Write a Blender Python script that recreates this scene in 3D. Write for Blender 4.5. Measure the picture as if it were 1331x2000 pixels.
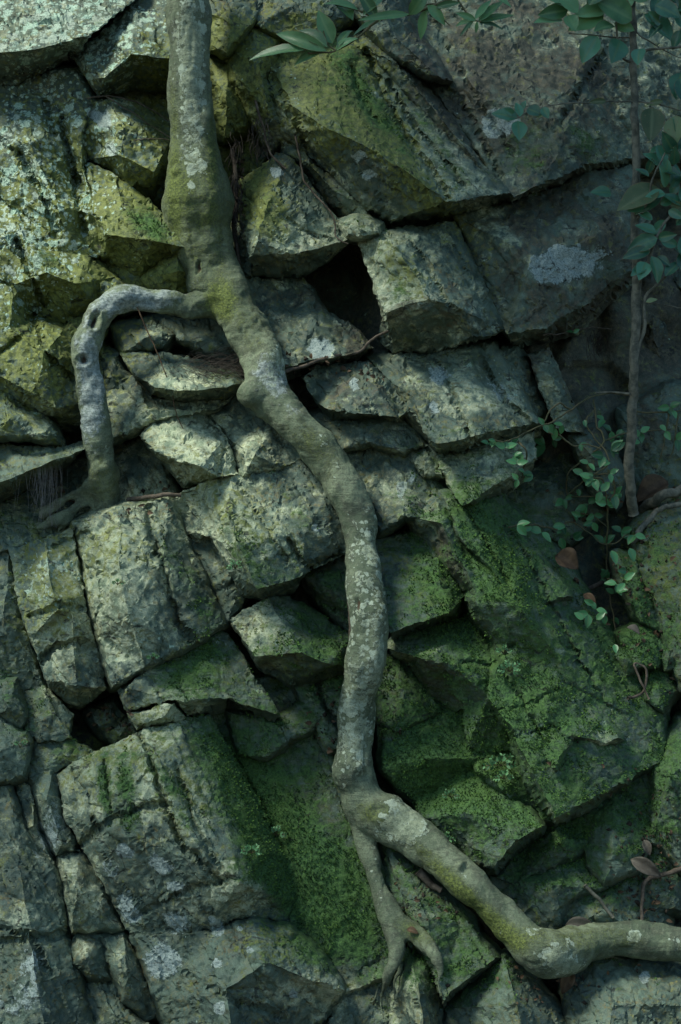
import bpy, bmesh, math, random
import numpy as np
from mathutils import Vector, Matrix
from mathutils.geometry import delaunay_2d_cdt, tessellate_polygon

random.seed(7); np.random.seed(7)
scene = bpy.context.scene
for o in list(bpy.data.objects): bpy.data.objects.remove(o)
col = scene.collection
R = math.radians

# ---------------------------------------------------------------- camera, sky, sun, exposure
S = 0.0013                  # metres per unit at the plane of the cliff
D = 3400.0                  # camera distance in the same units (4.4 m)
ZC = 1.75                   # height of the lens
cam = bpy.data.cameras.new('camera'); camo = bpy.data.objects.new('camera', cam); col.objects.link(camo)
camo.location = (0, -D*S, ZC); camo.rotation_euler = (R(90), 0, 0)
cam.sensor_fit = 'VERTICAL'; cam.sensor_height = 36.0; cam.lens = 36.0*D/2000.0
cam.clip_start = 0.05; cam.clip_end = 400
scene.camera = camo

SUN_EL, SUN_AZ = 54.0, 242.0          # azimuth the light comes FROM, clockwise from +Y
w = bpy.data.worlds.new('World'); scene.world = w; w.use_nodes = True
nt = w.node_tree; bg = nt.nodes['Background']
sky = nt.nodes.new('ShaderNodeTexSky'); sky.sky_type = 'NISHITA'; sky.sun_disc = False
sky.sun_elevation = R(SUN_EL); sky.sun_rotation = R(SUN_AZ)
tint = nt.nodes.new('ShaderNodeMix'); tint.data_type = 'RGBA'; tint.blend_type = 'MULTIPLY'; tint.inputs[0].default_value = 1.
tint.inputs[7].default_value = (.80, .985, 1.0, 1)      # daylight that has come down through green forest
nt.links.new(sky.outputs[0], tint.inputs[6]); nt.links.new(tint.outputs[2], bg.inputs[0]); bg.inputs[1].default_value = 0.12
sl = bpy.data.lights.new('sun', 'SUN'); sl.energy = 4.0; sl.angle = R(18); sl.color = (1.0, 1.0, 0.86)
so = bpy.data.objects.new('sun', sl); col.objects.link(so)
el, az = R(SUN_EL), R(SUN_AZ)
SUNV = Vector((math.sin(az)*math.cos(el), math.cos(az)*math.cos(el), math.sin(el)))
so.rotation_euler = SUNV.to_track_quat('Z', 'Y').to_euler()
scene.view_settings.view_transform = 'Standard'; scene.view_settings.look = 'None'
scene.view_settings.gamma = 1.0; scene.view_settings.exposure = 0.45

# ---------------------------------------------------------------- noise
def _h(i, j, k, s):
    n = (i*374761393 + j*668265263 + k*2147483647 + s*974634777) & 0xffffffff
    n = ((n ^ (n >> 13))*1274126177) & 0xffffffff
    n = ((n ^ (n >> 15))*2246822519) & 0xffffffff
    return (n ^ (n >> 16)) & 0xffffffff
def _r(i, j, k, s): return _h(i, j, k, s)/4294967295.0
def vnoise(p, s=0):                                   # value noise in -1..1
    f = np.floor(p).astype(np.int64); t = p-f; t = t*t*t*(t*(t*6-15)+10)
    out = 0
    for a in (0,1):
        for b in (0,1):
            for c in (0,1):
                wgt = (t[:,0] if a else 1-t[:,0])*(t[:,1] if b else 1-t[:,1])*(t[:,2] if c else 1-t[:,2])
                out = out + wgt*_r(f[:,0]+a, f[:,1]+b, f[:,2]+c, s)
    return out*2-1
def fbm(p, s=0, o=4, g=0.5):
    a = 1; tot = 0; q = p.copy(); nrm = 0
    for i in range(o):
        tot = tot + a*vnoise(q, s+i*17); nrm += a; a *= g; q = q*2.03+11.7
    return tot/nrm
def chips(p, s=0):                                    # broken facets: each random cell is its own tilted plane
    f = np.floor(p).astype(np.int64); best = np.full(len(p), 1e9); val = np.zeros(len(p)); sec = np.full(len(p), 1e9)
    for a in (-1,0,1):
        for b in (-1,0,1):
            for c in (-1,0,1):
                i, j, k = f[:,0]+a, f[:,1]+b, f[:,2]+c
                cx = i+_r(i,j,k,s); cy = j+_r(i,j,k,s+1); cz = k+_r(i,j,k,s+2)
                dx, dy, dz = p[:,0]-cx, p[:,1]-cy, p[:,2]-cz
                dd = dx*dx+dy*dy+dz*dz
                v = (_r(i,j,k,s+3)*2-1)*dx+(_r(i,j,k,s+4)*2-1)*dy+(_r(i,j,k,s+5)*2-1)*dz+(_r(i,j,k,s+6)-.5)*0.55
                m = dd < best
                sec = np.where(m, best, np.minimum(sec, dd)); val = np.where(m, v, val); best = np.where(m, dd, best)
    return val, np.sqrt(sec)-np.sqrt(best)

# ---------------------------------------------------------------- from cliff units to metres
def base_d(x, y):                                     # the lean of the cliff and the gully on its right
    x = np.asarray(x, float); y = np.asarray(y, float)
    d = (y-1000)*0.22
    d = d - np.clip(x-930, 0, 500)*0.42*np.clip((1500-y)/500, 0, 1)
    return d
def P(x, y, d):
    x, y, d = np.broadcast_arrays(np.asarray(x, float), np.asarray(y, float), np.asarray(d, float))
    k = (D-d)/D
    return np.stack([(x-665.5)*k*S, -d*S, ZC+(1000-y)*k*S], -1)

def mesh_obj(name, co, faces, mat, parent=None, smooth=True, attrs=None, origin=None):
    me = bpy.data.meshes.new(name); co = np.asarray(co, float)
    if origin is None and parent is None:
        origin = np.array([(co[:,0].min()+co[:,0].max())/2, (co[:,1].min()+co[:,1].max())/2, co[:,2].min()])
    if parent is not None: origin = np.array(parent.location)
    me.from_pydata((co-origin).tolist(), [], faces); me.update()
    if smooth: me.polygons.foreach_set('use_smooth', np.ones(len(me.polygons), bool))
    if attrs:
        for k, v in attrs.items():
            a = me.attributes.new(k, 'FLOAT', 'POINT'); a.data.foreach_set('value', np.asarray(v, np.float32))
    ms = mat if isinstance(mat, (list, tuple)) else [mat]
    for m in ms: me.materials.append(m)
    o = bpy.data.objects.new(name, me); col.objects.link(o)
    if parent is not None: o.parent = parent
    else: o.location = origin
    return o
def tag(o, label=None, cat=None, group=None, kind=None):
    for k, v in (('label', label), ('category', cat), ('group', group), ('kind', kind)):
        if v: o[k] = v
    return o
def empty(name, loc):
    o = bpy.data.objects.new(name, None); col.objects.link(o); o.location = loc; o.empty_display_size = .05
    return o

# ---------------------------------------------------------------- node helpers
class N:
    def __init__(s, name):
        s.m = bpy.data.materials.new(name); s.m.use_nodes = True; s.t = s.m.node_tree
        s.b = s.t.nodes['Principled BSDF']; s.g = s.t.nodes.new('ShaderNodeNewGeometry').outputs['Position']
    def put(s, sock, v):
        if v is None: return
        if isinstance(v, (int, float)): sock.default_value = v
        elif isinstance(v, tuple):
            sock.default_value = (*v, 1) if len(v) == 3 and sock.type == 'RGBA' else v
        else: s.t.links.new(v, sock)
    def noise(s, scale, detail=5, rough=.55, dist=0, vec=None, out='Fac'):
        n = s.t.nodes.new('ShaderNodeTexNoise'); n.inputs['Scale'].default_value = scale; n.inputs['Detail'].default_value = detail
        n.inputs['Roughness'].default_value = rough; n.inputs['Distortion'].default_value = dist
        s.t.links.new(vec or s.g, n.inputs['Vector']); return n.outputs[out]
    def vor(s, scale, feat='F1', vec=None, out='Distance', rnd=1):
        n = s.t.nodes.new('ShaderNodeTexVoronoi'); n.feature = feat; n.inputs['Scale'].default_value = scale; n.inputs['Randomness'].default_value = rnd
        s.t.links.new(vec or s.g, n.inputs['Vector']); return n.outputs[out]
    def math(s, op, a, b=None, c=None, clamp=False):
        n = s.t.nodes.new('ShaderNodeMath'); n.operation = op; n.use_clamp = clamp
        s.put(n.inputs[0], a); s.put(n.inputs[1], b); s.put(n.inputs[2], c); return n.outputs[0]
    def step(s, v, lo, hi, a=0., b=1.):
        n = s.t.nodes.new('ShaderNodeMapRange'); n.interpolation_type = 'SMOOTHSTEP'
        for i, q in enumerate((v, lo, hi, a, b)): s.put(n.inputs[i], q)
        return n.outputs[0]
    def mix(s, f, a, b, mode='MIX'):
        n = s.t.nodes.new('ShaderNodeMix'); n.data_type = 'RGBA'; n.blend_type = mode; n.clamp_factor = True
        s.put(n.inputs[0], f); s.put(n.inputs[6], a); s.put(n.inputs[7], b); return n.outputs[2]
    def attr(s, name):
        n = s.t.nodes.new('ShaderNodeAttribute'); n.attribute_name = name; return n.outputs['Fac']
    def normal_z(s):
        g = s.t.nodes.new('ShaderNodeNewGeometry'); x = s.t.nodes.new('ShaderNodeSeparateXYZ'); s.t.links.new(g.outputs['Normal'], x.inputs[0]); return x.outputs[2]
    def mapping(s, rot=(0,0,0), scale=(1,1,1)):
        n = s.t.nodes.new('ShaderNodeMapping'); n.inputs['Rotation'].default_value = rot; n.inputs['Scale'].default_value = scale
        s.t.links.new(s.g, n.inputs['Vector']); return n.outputs[0]
    def bump(s, h, strength, dist, nrm=None):
        n = s.t.nodes.new('ShaderNodeBump'); n.inputs['Strength'].default_value = strength; n.inputs['Distance'].default_value = dist
        s.put(n.inputs['Height'], h)
        if nrm: s.t.links.new(nrm, n.inputs['Normal'])
        return n.outputs[0]
    def out(s, colr, rough=.85, nrm=None, spec=.3):
        s.put(s.b.inputs['Base Color'], colr); s.put(s.b.inputs['Roughness'], rough)
        s.b.inputs['Specular IOR Level'].default_value = spec
        if nrm: s.t.links.new(nrm, s.b.inputs['Normal'])
        return s.m

def rosettes(n, scale, amount, edge):
    """round crusts of lichen: each random cell holds one only where amount is high"""
    v = n.t.nodes.new('ShaderNodeTexVoronoi'); v.inputs['Scale'].default_value = scale
    wv = n.t.nodes.new('ShaderNodeVectorMath'); wv.operation = 'MULTIPLY_ADD'
    n.t.links.new(n.noise(scale*1.7, 5, .65, out='Color'), wv.inputs[0]); wv.inputs[1].default_value = (.9/scale,)*3; n.t.links.new(n.g, wv.inputs[2])
    n.t.links.new(wv.outputs[0], v.inputs['Vector'])
    x = n.t.nodes.new('ShaderNodeSeparateXYZ'); n.t.links.new(v.outputs['Color'], x.inputs[0])
    rad = n.math('MULTIPLY', n.math('SUBTRACT', amount, x.outputs[0], clamp=True), 1.5)
    d = n.math('SUBTRACT', n.math('MINIMUM', rad, .62), v.outputs['Distance'])
    return n.step(n.math('ADD', d, n.math('MULTIPLY', n.math('SUBTRACT', edge, .5), .35)), 0., .05), x.outputs[1]
def rock_material():
    n = N('weathered_rock')
    A = {k: n.attr(k) for k in ('moss','lich','ochre','brown','pale','patch')}
    n1 = n.noise(5.5, 6, .62, .3); n2 = n.noise(17, 6, .68, .3); n3 = n.noise(70, 5, .72); n4 = n.noise(260, 5, .7)
    n5 = n.noise(9.3, 6, .68, .4); n6 = n.noise(34, 6, .72, .2)
    C = lambda v: n.math('SUBTRACT', v, .5)
    grey = n.mix(n.step(n1, .38, .62), (.050,.080,.066), (.125,.18,.135))
    grey = n.mix(n.step(n6, .44, .60, 0., .7), grey, (.13,.15,.10))
    grey = n.mix(n.step(n2, .54, .62, 0., .75), grey, (.07,.11,.11))
    pale = n.mix(n.step(n6, .36, .62), (.21,.27,.18), (.50,.54,.37))
    pm = n.step(n.math('ADD', A['pale'], n.math('ADD', n.math('MULTIPLY', C(n2), 2.0), n.math('MULTIPLY', C(n3), .9))), .08, .46)
    c = n.mix(pm, grey, pale)
    mp = n.mapping((0, R(-57), 0), (9, 9, 46)); st = n.noise(1.0, 5, .7, .3, mp)
    c = n.mix(n.step(st, .50, .64, 0., .55), c, n.mix(.5, c, (.03,.035,.028)))
    # thin dark green film of algae
    al = n.step(n.math('ADD', n.math('MULTIPLY', C(n.noise(12, 6, .72, .3)), 1.0), n.math('MULTIPLY', C(n3), .5)), .0, .14)
    c = n.mix(n.math('MULTIPLY', al, .55), c, (.035,.055,.028))
    # iron spots
    sp = n.math('MULTIPLY', n.step(n3, .52, .60), n.step(n5, .44, .58))
    c = n.mix(n.math('MULTIPLY', sp, .5), c, (.20,.15,.06))
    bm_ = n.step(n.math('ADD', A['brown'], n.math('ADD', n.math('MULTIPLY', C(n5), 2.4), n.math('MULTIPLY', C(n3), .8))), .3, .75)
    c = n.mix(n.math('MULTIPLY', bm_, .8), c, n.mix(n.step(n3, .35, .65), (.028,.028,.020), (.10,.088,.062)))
    om = n.step(n.math('ADD', A['ochre'], n.math('ADD', n.math('MULTIPLY', C(n6), 2.0), n.math('MULTIPLY', C(n3), 1.2))), .10, .52)
    c = n.mix(n.math('MULTIPLY', om, .85), c, n.mix(n.step(n3, .35, .62), (.052,.072,.016), (.185,.21,.045)))
    # lichen crusts of two sizes, plus scattered white specks
    lq = n.math('ADD', A['lich'], n.math('MULTIPLY', C(n2), .9))
    m1, c1 = rosettes(n, 38, n.math('ADD', lq, .02), n3); m2, c2 = rosettes(n, 95, n.math('ADD', lq, .09), n4)
    lm = n.math('MAXIMUM', m1, m2)
    lc = n.mix(n.step(n4, .35, .65), (.17,.31,.25), (.42,.56,.44)); lc = n.mix(n.math('MULTIPLY', c1, .5), lc, (.36,.36,.30))
    c = n.mix(n.math('MULTIPLY', lm, n.step(n4, .30, .48, .35, .92)), c, lc)
    pt = n.step(n.math('ADD', A['patch'], n.math('ADD', n.math('MULTIPLY', C(n6), 1.3), n.math('MULTIPLY', C(n3), .9))), .47, .54)
    c = n.mix(n.math('MULTIPLY', pt, n.step(n4, .28, .45, .5, .92)), c, n.mix(n.step(n4, .35, .65), (.19,.26,.25), (.38,.44,.40)))
    up = n.math('MULTIPLY', n.normal_z(), .22)
    mv = n.math('ADD', n.math('ADD', A['moss'], up), n.math('MULTIPLY', C(n2), 1.5))
    mv = n.math('ADD', mv, n.math('ADD', n.math('MULTIPLY', C(n3), 1.3), n.math('MULTIPLY', C(st), 1.2)))
    mm = n.step(mv, .30, .86)
    mc = n.mix(n.step(n.noise(130, 4, .75), .32, .66), (.014,.042,.018), (.075,.155,.045))
    mc = n.mix(n.step(n1, .42, .62, 0., .7), mc, n.mix(n4, (.03,.07,.02), (.11,.20,.045)))
    c = n.mix(n.math('MULTIPLY', mm, n.step(mv, .5, 1.1, .72, 1.)), c, mc)
    c = n.mix(n.step(n4, .34, .48, .42, 0.), c, (.022,.026,.022))
    c = n.mix(n.math('MULTIPLY', n.step(n.noise(420, 3, .7), .58, .68), n.step(mm, .2, .6, .18, 0.)), c, (.42,.44,.36))
    vn = n.vor(9.5, 'DISTANCE_TO_EDGE')
    jt = n.math('MULTIPLY', n.step(n.math('ADD', vn, n.math('MULTIPLY', C(n3), .16)), 0., .014, 1., 0.), n.step(n5, .54, .62))
    c = n.mix(n.math('MULTIPLY', jt, .8), c, (.02,.022,.018))
    vm = n.mapping((0, R(-57), 0), (7, 14, 24)); vl = n.vor(1., 'DISTANCE_TO_EDGE', vec=vm)
    j2 = n.math('MULTIPLY', n.step(n.math('ADD', vl, n.math('MULTIPLY', C(n3), .30)), 0., .03, 1., 0.), n.math('MULTIPLY', n.step(n2, .52, .60), n.step(mm, .3, .8, 1., .2)))
    c = n.mix(n.math('MULTIPLY', j2, .8), c, (.018,.022,.018)); jt = n.math('MAXIMUM', jt, j2)
    h = n.math('ADD', n.math('MULTIPLY', n6, .9), n.math('MULTIPLY', n3, .7)); h = n.math('ADD', h, n.math('MULTIPLY', n2, .35))
    h = n.math('ADD', h, n.math('MULTIPLY', n4, .22)); h = n.math('ADD', h, n.math('MULTIPLY', st, .7))
    h = n.math('ADD', h, n.math('MULTIPLY', lm, .08)); h = n.math('SUBTRACT', h, n.math('MULTIPLY', jt, .25))
    h = n.math('ADD', h, n.math('MULTIPLY', n.math('MULTIPLY', mm, n.noise(170, 3, .8)), .95))
    return n.out(c, n.mix(mm, (.68,.68,.68), (.95,.95,.95)), n.bump(n.math('MULTIPLY', h, n.step(n1, .36, .64, .3, .9)), .7, .007), .3)

def bark_material():
    n = N('smooth_bark')
    A = {k: n.attr(k) for k in ('moss','patch','pale','rot')}
    n1 = n.noise(7, 5, .65, .3); n2 = n.noise(28, 6, .7, .3); n3 = n.noise(95, 6, .72); n4 = n.noise(300, 4, .7)
    ring = n.noise(1.0, 5, .7, .6, n.mapping((0,R(6),0), (22,22,190))); C = lambda v: n.math('SUBTRACT', v, .5)
    c = n.mix(n.step(n1, .40, .60), (.088,.118,.072), (.19,.23,.145))
    c = n.mix(n.step(n2, .46, .60, 0., .65), c, (.075,.085,.06)); c = n.mix(n.step(n3, .52, .62, 0., .5), c, (.20,.225,.15))
    c = n.mix(n.math('MULTIPLY', n.step(n.math('ADD', A['pale'], n.math('ADD', n.math('MULTIPLY', C(n2), 1.5), n.math('MULTIPLY', C(n3), .8))), .28, .6), .85), c, n.mix(n.step(n3, .35, .65), (.15,.20,.20), (.42,.48,.46)))
    c = n.mix(n.step(ring, .52, .66, 0., .4), c, (.045,.045,.035))
    mv = n.math('ADD', A['moss'], n.math('ADD', n.math('MULTIPLY', C(n2), 1.1), n.math('MULTIPLY', C(n4), .9)))
    mm = n.step(mv, .22, .85)
    c = n.mix(n.math('MULTIPLY', mm, .95), c, n.mix(n.step(n.noise(150, 5, .75), .34, .66), (.04,.062,.014), (.17,.21,.05)))
    m1, c1 = rosettes(n, 30, n.math('ADD', A['patch'], n.math('MULTIPLY', C(n1), .8)), n3); m2, c2 = rosettes(n, 90, n.math('ADD', A['patch'], n.math('MULTIPLY', C(n2), .9)), n4)
    big = n.math('ADD', A['patch'], n.math('ADD', n.math('MULTIPLY', C(n2), 2.4), n.math('MULTIPLY', C(n3), 1.6)))
    ps = n.math('MAXIMUM', n.math('MAXIMUM', m1, n.math('MULTIPLY', m2, .9)), n.step(big, .60, .65))
    rim = n.step(big, .62, .78, 1., 0.)
    lc = n.mix(rim, n.mix(n.step(n3, .35, .6), (.15,.19,.12), (.33,.38,.26)), (.45,.53,.41)); lc = n.mix(n.step(n4, .52, .62, 0., .6), lc, (.12,.15,.10))
    c = n.mix(n.math('MULTIPLY', ps, .9), c, lc)
    c = n.mix(n.step(n4, .36, .50, .5, 0.), c, (.03,.032,.024))
    c = n.mix(n.math('MULTIPLY', n.step(n.math('ADD', A['rot'], n.math('MULTIPLY', C(n3), .8)), .4, .8), .9), c, n.mix(n3, (.02,.013,.008), (.12,.07,.04)))
    h = n.math('ADD', n.math('MULTIPLY', ring, .4), n.math('MULTIPLY', n2, .8)); h = n.math('ADD', h, n.math('MULTIPLY', n3, .5)); h = n.math('ADD', h, n.math('MULTIPLY', n4, .2))
    h = n.math('ADD', h, n.math('MULTIPLY', ps, .14)); h = n.math('ADD', h, n.math('MULTIPLY', n.math('MULTIPLY', mm, n.noise(200, 3, .8)), .6))
    return n.out(c, .78, n.bump(h, .85, .006), .3)

def simple(name, c1, c2, scale=30, rough=.7, bump=.3, spec=.3, trans=0.):
    n = N(name); f = n.noise(scale, 6, .65, .4); f2 = n.noise(scale*6, 3, .6)
    c = n.mix(n.step(f, .35, .65), c1, c2)
    m = n.out(c, rough, n.bump(n.math('ADD', f, n.math('MULTIPLY', f2, .4)), bump, .003), spec)
    return m
def leaf_mat(name, c1, c2, rough=.32, vein=(.12,.2,.08), spots=0.):
    n = N(name)
    f = n.noise(22, 5, .6, .5); c = n.mix(n.step(f, .35, .65), c1, c2)
    tn = n.attr('tone'); c = n.mix(n.step(tn, .2, .9, 0., .6), c, tuple(min(1, v*1.9+.015) for v in c2)); c = n.mix(n.step(tn, .0, .3, .55, 0.), c, tuple(v*.6 for v in c1))
    f2 = n.noise(120, 4, .6)
    if spots: c = n.mix(n.step(f2, .60, .68, 0., spots), c, (.17,.14,.06))
    m_ = n.attr('rib'); c = n.mix(n.step(m_, .75, 1., 0., .6), c, vein)
    e = n.attr('edge'); c = n.mix(n.math('MULTIPLY', n.step(n.math('ADD', e, n.math('MULTIPLY', f2, .5)), 1.05, 1.3), .7), c, (.2,.12,.06))
    m = n.out(c, rough, n.bump(f2, .25, .0015), .5)
    tr = n.t.nodes.new('ShaderNodeBsdfTranslucent'); n.put(tr.inputs[0], n.mix(.5, c, (.08,.2,.03)))
    mx = n.t.nodes.new('ShaderNodeMixShader'); mx.inputs[0].default_value = .22
    n.t.links.new(n.b.outputs[0], mx.inputs[1]); n.t.links.new(tr.outputs[0], mx.inputs[2])
    n.t.links.new(mx.outputs[0], n.t.nodes['Material Output'].inputs[0])
    return m
ROCK = rock_material(); BARK = bark_material()
SOIL = simple('dark_soil', (.018,.014,.010), (.05,.038,.027), 25, .95, .8)
TWIG = simple('twig_bark', (.05,.04,.03), (.13,.105,.08), 60, .85, .5)
GSTEM = simple('green_stem', (.06,.07,.03), (.13,.11,.06), 60, .7, .3)
SAPB = simple('sapling_bark', (.06,.065,.05), (.17,.165,.125), 45, .8, .7)
HAIR = simple('root_hair', (.035,.028,.024), (.10,.085,.07), 80, .9, 0.)
LEAF = leaf_mat('glossy_leaf', (.022,.09,.06), (.05,.16,.09), .28, spots=.25)
LEAFL = leaf_mat('light_leaf', (.05,.14,.06), (.10,.22,.09), .4, (.18,.3,.12), .3)
LEAFO = leaf_mat('worn_leaf', (.06,.10,.04), (.10,.14,.06), .5, (.16,.2,.1), .8)
DEAD = simple('dead_leaf', (.05,.030,.016), (.11,.068,.036), 40, .7, .5)
DEADG = simple('dead_leaf_grey', (.05,.043,.034), (.095,.085,.068), 40, .7, .5)
MOSSM = simple('moss_fronds', (.018,.05,.012), (.09,.18,.035), 35, .9, 0.)
FERN = leaf_mat('fern_leaf', (.04,.13,.05), (.09,.23,.09), .6)
VINEL = leaf_mat('vine_leaf', (.025,.12,.05), (.06,.19,.07), .35)
WEB = simple('web_thread', (.16,.16,.16), (.3,.3,.3), 80, .9, 0.)

# ---------------------------------------------------------------- where moss, lichen, stains and painted pale tones lie (x, y, rx, ry, angle, strength)
def field(lst, x, y):
    v = np.zeros(len(x))
    for (cx, cy, rx, ry, an, s) in lst:
        ca, sa = math.cos(R(an)), math.sin(R(an)); dx, dy = x-cx, y-cy
        u = (dx*ca+dy*sa)/rx; q = (-dx*sa+dy*ca)/ry
        v = v + s*np.exp(-(u*u+q*q)**1.3)
    return v
MOSS = [(1090,1260,440,190,56,.58),(900,1420,260,180,50,.48),(680,1450,420,460,0,.20),(520,1620,300,75,60,.85),(660,1760,200,120,60,.75),(560,1450,130,80,40,.35),
 (600,1300,110,60,20,.45),(640,1180,70,70,0,.5),(380,1300,90,50,-30,.45),(360,1130,150,35,65,.45),(300,430,55,28,35,.75),(80,560,120,130,0,.25),
 (1000,1650,260,170,30,.30),(1200,1700,200,170,0,.25),(900,1880,140,110,40,.5),(520,1090,80,90,50,.3),(840,1130,110,50,60,.25),(250,1550,25,90,0,.75),(207,1540,16,70,0,.8),
 (330,1540,22,100,-28,.6),(740,210,190,28,58,.6),(660,180,60,110,-20,.35),(840,260,170,22,58,.5),(760,540,110,25,60,.45),(450,720,70,30,10,.3),
 (340,100,60,60,0,.25),(600,420,60,40,0,.1),(1020,280,80,80,0,.45),(1140,280,60,30,60,.5),(950,1050,180,60,60,.3),(1290,1150,110,200,0,.35),
 (110,1480,120,60,0,.3),(60,1380,90,60,0,.3),(30,1230,50,160,0,.35),(570,970,100,20,60,.3),(700,380,80,60,30,.3),(230,1250,60,20,0,.2),(760,1390,60,80,0,.1),
 (820,1510,110,90,0,.5),(660,1950,90,60,0,-.3),(1310,1550,60,170,0,.3),(30,1000,100,60,0,.3),(510,400,40,80,0,.2),(300,260,60,60,0,.15),(1150,820,300,300,0,.12),
 (470,1060,25,90,-28,.35),(1250,1250,120,120,0,.15)]
LICH = [(120,30,190,90,0,.62),(60,320,170,230,0,.50),(240,90,110,80,0,.35),(40,560,90,160,0,.32),(90,1130,60,70,0,.40),(150,1110,40,40,0,.3),
 (300,1250,60,40,0,.25),(740,150,90,30,60,.15),(230,240,80,60,0,.25),(560,230,90,160,0,.12),(560,440,90,60,0,.12),(1190,1400,60,90,0,.15),(1110,1250,150,200,0,.06),
 (970,750,160,90,30,.15),(400,1640,60,60,0,.1),(60,760,90,80,0,.15),(130,420,90,100,0,.2)]
OCHRE = [(60,600,180,240,0,.6),(150,350,190,220,20,.36),(450,220,60,110,0,.62),(500,380,50,90,-25,.75),(280,450,110,80,20,.45),(640,180,110,120,30,.5),(780,300,220,45,52,.55),(620,160,120,110,30,.2),
 (540,90,100,80,0,.35),(850,1150,100,45,55,.42),(100,1150,80,120,0,.40),(230,1480,140,80,-20,.34),(360,1560,60,90,0,.28),(470,1000,140,50,40,.30),(330,120,90,90,0,.3),
 (520,1830,60,40,0,.3),(340,540,60,40,0,.6),(230,1060,90,70,0,.25),(780,520,60,40,50,.4),(1290,1100,100,150,0,.3),(330,240,60,90,0,.35),(430,60,60,60,0,.5),(580,1300,120,60,0,.15),(330,1340,80,40,0,.2)]
BROWN = [(1000,150,260,220,20,.75),(1150,500,250,180,0,.50),(1220,760,230,170,0,.5),(620,600,120,60,30,.3),(680,350,120,60,40,.5),(800,620,120,60,0,.35),(680,750,90,60,0,.5),
 (880,740,150,60,20,.1),(600,1600,70,200,-25,.45),(430,1920,170,90,20,.35),(380,1800,150,60,0,.25),(880,1100,40,80,-30,.5),(820,1330,80,60,0,.5),(230,1400,120,60,0,.5),
 (60,160,120,30,-15,.3),(100,620,60,60,0,.25),(1260,1250,90,100,0,.4),(830,1440,90,60,0,.4),(560,1310,100,30,10,.4),(260,520,60,30,0,.5),(160,1740,60,90,0,.25),(260,170,90,20,-10,.4)]
PALE = [(470,1010,160,90,30,.55),(230,1100,110,150,10,.55),(120,1210,90,130,0,.35),(320,1400,90,45,-20,.65),(220,1520,110,80,0,.40),(360,1560,60,110,-25,.45),(460,1740,60,50,0,.5),  # pale stone, also painting in the bright light on left-facing facets
 (600,1940,90,50,0,.55),(390,860,120,60,30,.55),(360,740,120,40,0,.4),(580,460,110,50,0,.55),(760,540,80,100,-25,.5),(870,330,170,50,50,.35),(60,60,200,60,0,.3),(230,230,70,80,20,.4),(560,180,50,120,-20,.35),
 (700,920,90,90,0,.3),(830,970,90,90,45,.25),(60,830,100,50,0,.4),(550,250,40,50,0,.2),(560,870,70,30,0,.4),(800,1940,60,80,0,.35),(1180,1430,30,40,0,.5),(160,1850,50,30,0,.5),
 (920,780,130,60,20,.3),(980,900,90,60,0,.25),(170,1760,20,70,0,.4),(280,1270,80,80,0,.3),(60,1700,80,200,0,.25),(800,1270,80,20,0,.4),(520,1240,60,60,0,.35),(430,1760,90,60,0,.2),(1070,1590,60,20,-30,.4)]
PATCH = [(976,238,40,34,0,1.),(1120,515,80,38,-10,.85),(1075,520,40,30,0,.8),(625,680,30,22,10,1.),(318,1875,40,38,40,.95),(245,1665,22,18,30,.8),(310,1690,32,18,40,.85),(345,1800,32,22,20,.85),
 (424,1808,16,16,0,.95),(490,1858,9,10,0,1.),(573,1942,12,14,0,.9),(425,1970,14,20,0,.8),(262,1790,16,14,0,.7),(692,748,14,14,0,.9),(785,955,12,18,20,.85),(805,935,8,14,0,.8),(850,792,13,14,0,.8),
 (700,310,18,14,0,.8),(720,345,22,16,20,.7),(540,335,18,14,0,.9),(100,1620,40,80,10,.55),(60,1880,40,60,0,.5),(345,1735,30,14,0,.7),(1225,1450,14,14,0,.5),(245,1770,24,30,-20,.7),(860,730,28,22,20,.75),
 (980,760,60,30,40,.5),(1085,485,14,10,0,.8),(470,1815,7,6,0,1.),(420,1880,18,14,0,.7),(1260,1905,12,16,0,.9),(790,1860,6,14,0,.7),(30,1960,60,40,0,.5),(1180,1420,22,28,0,.6),(215,1700,20,30,-20,.5),
 (150,1890,30,20,0,.4),(430,1250,30,30,0,.45),(620,1030,10,10,0,.8),(205,230,18,30,0,.7),(215,290,14,24,0,.7),(185,225,26,12,40,.6)]
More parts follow.
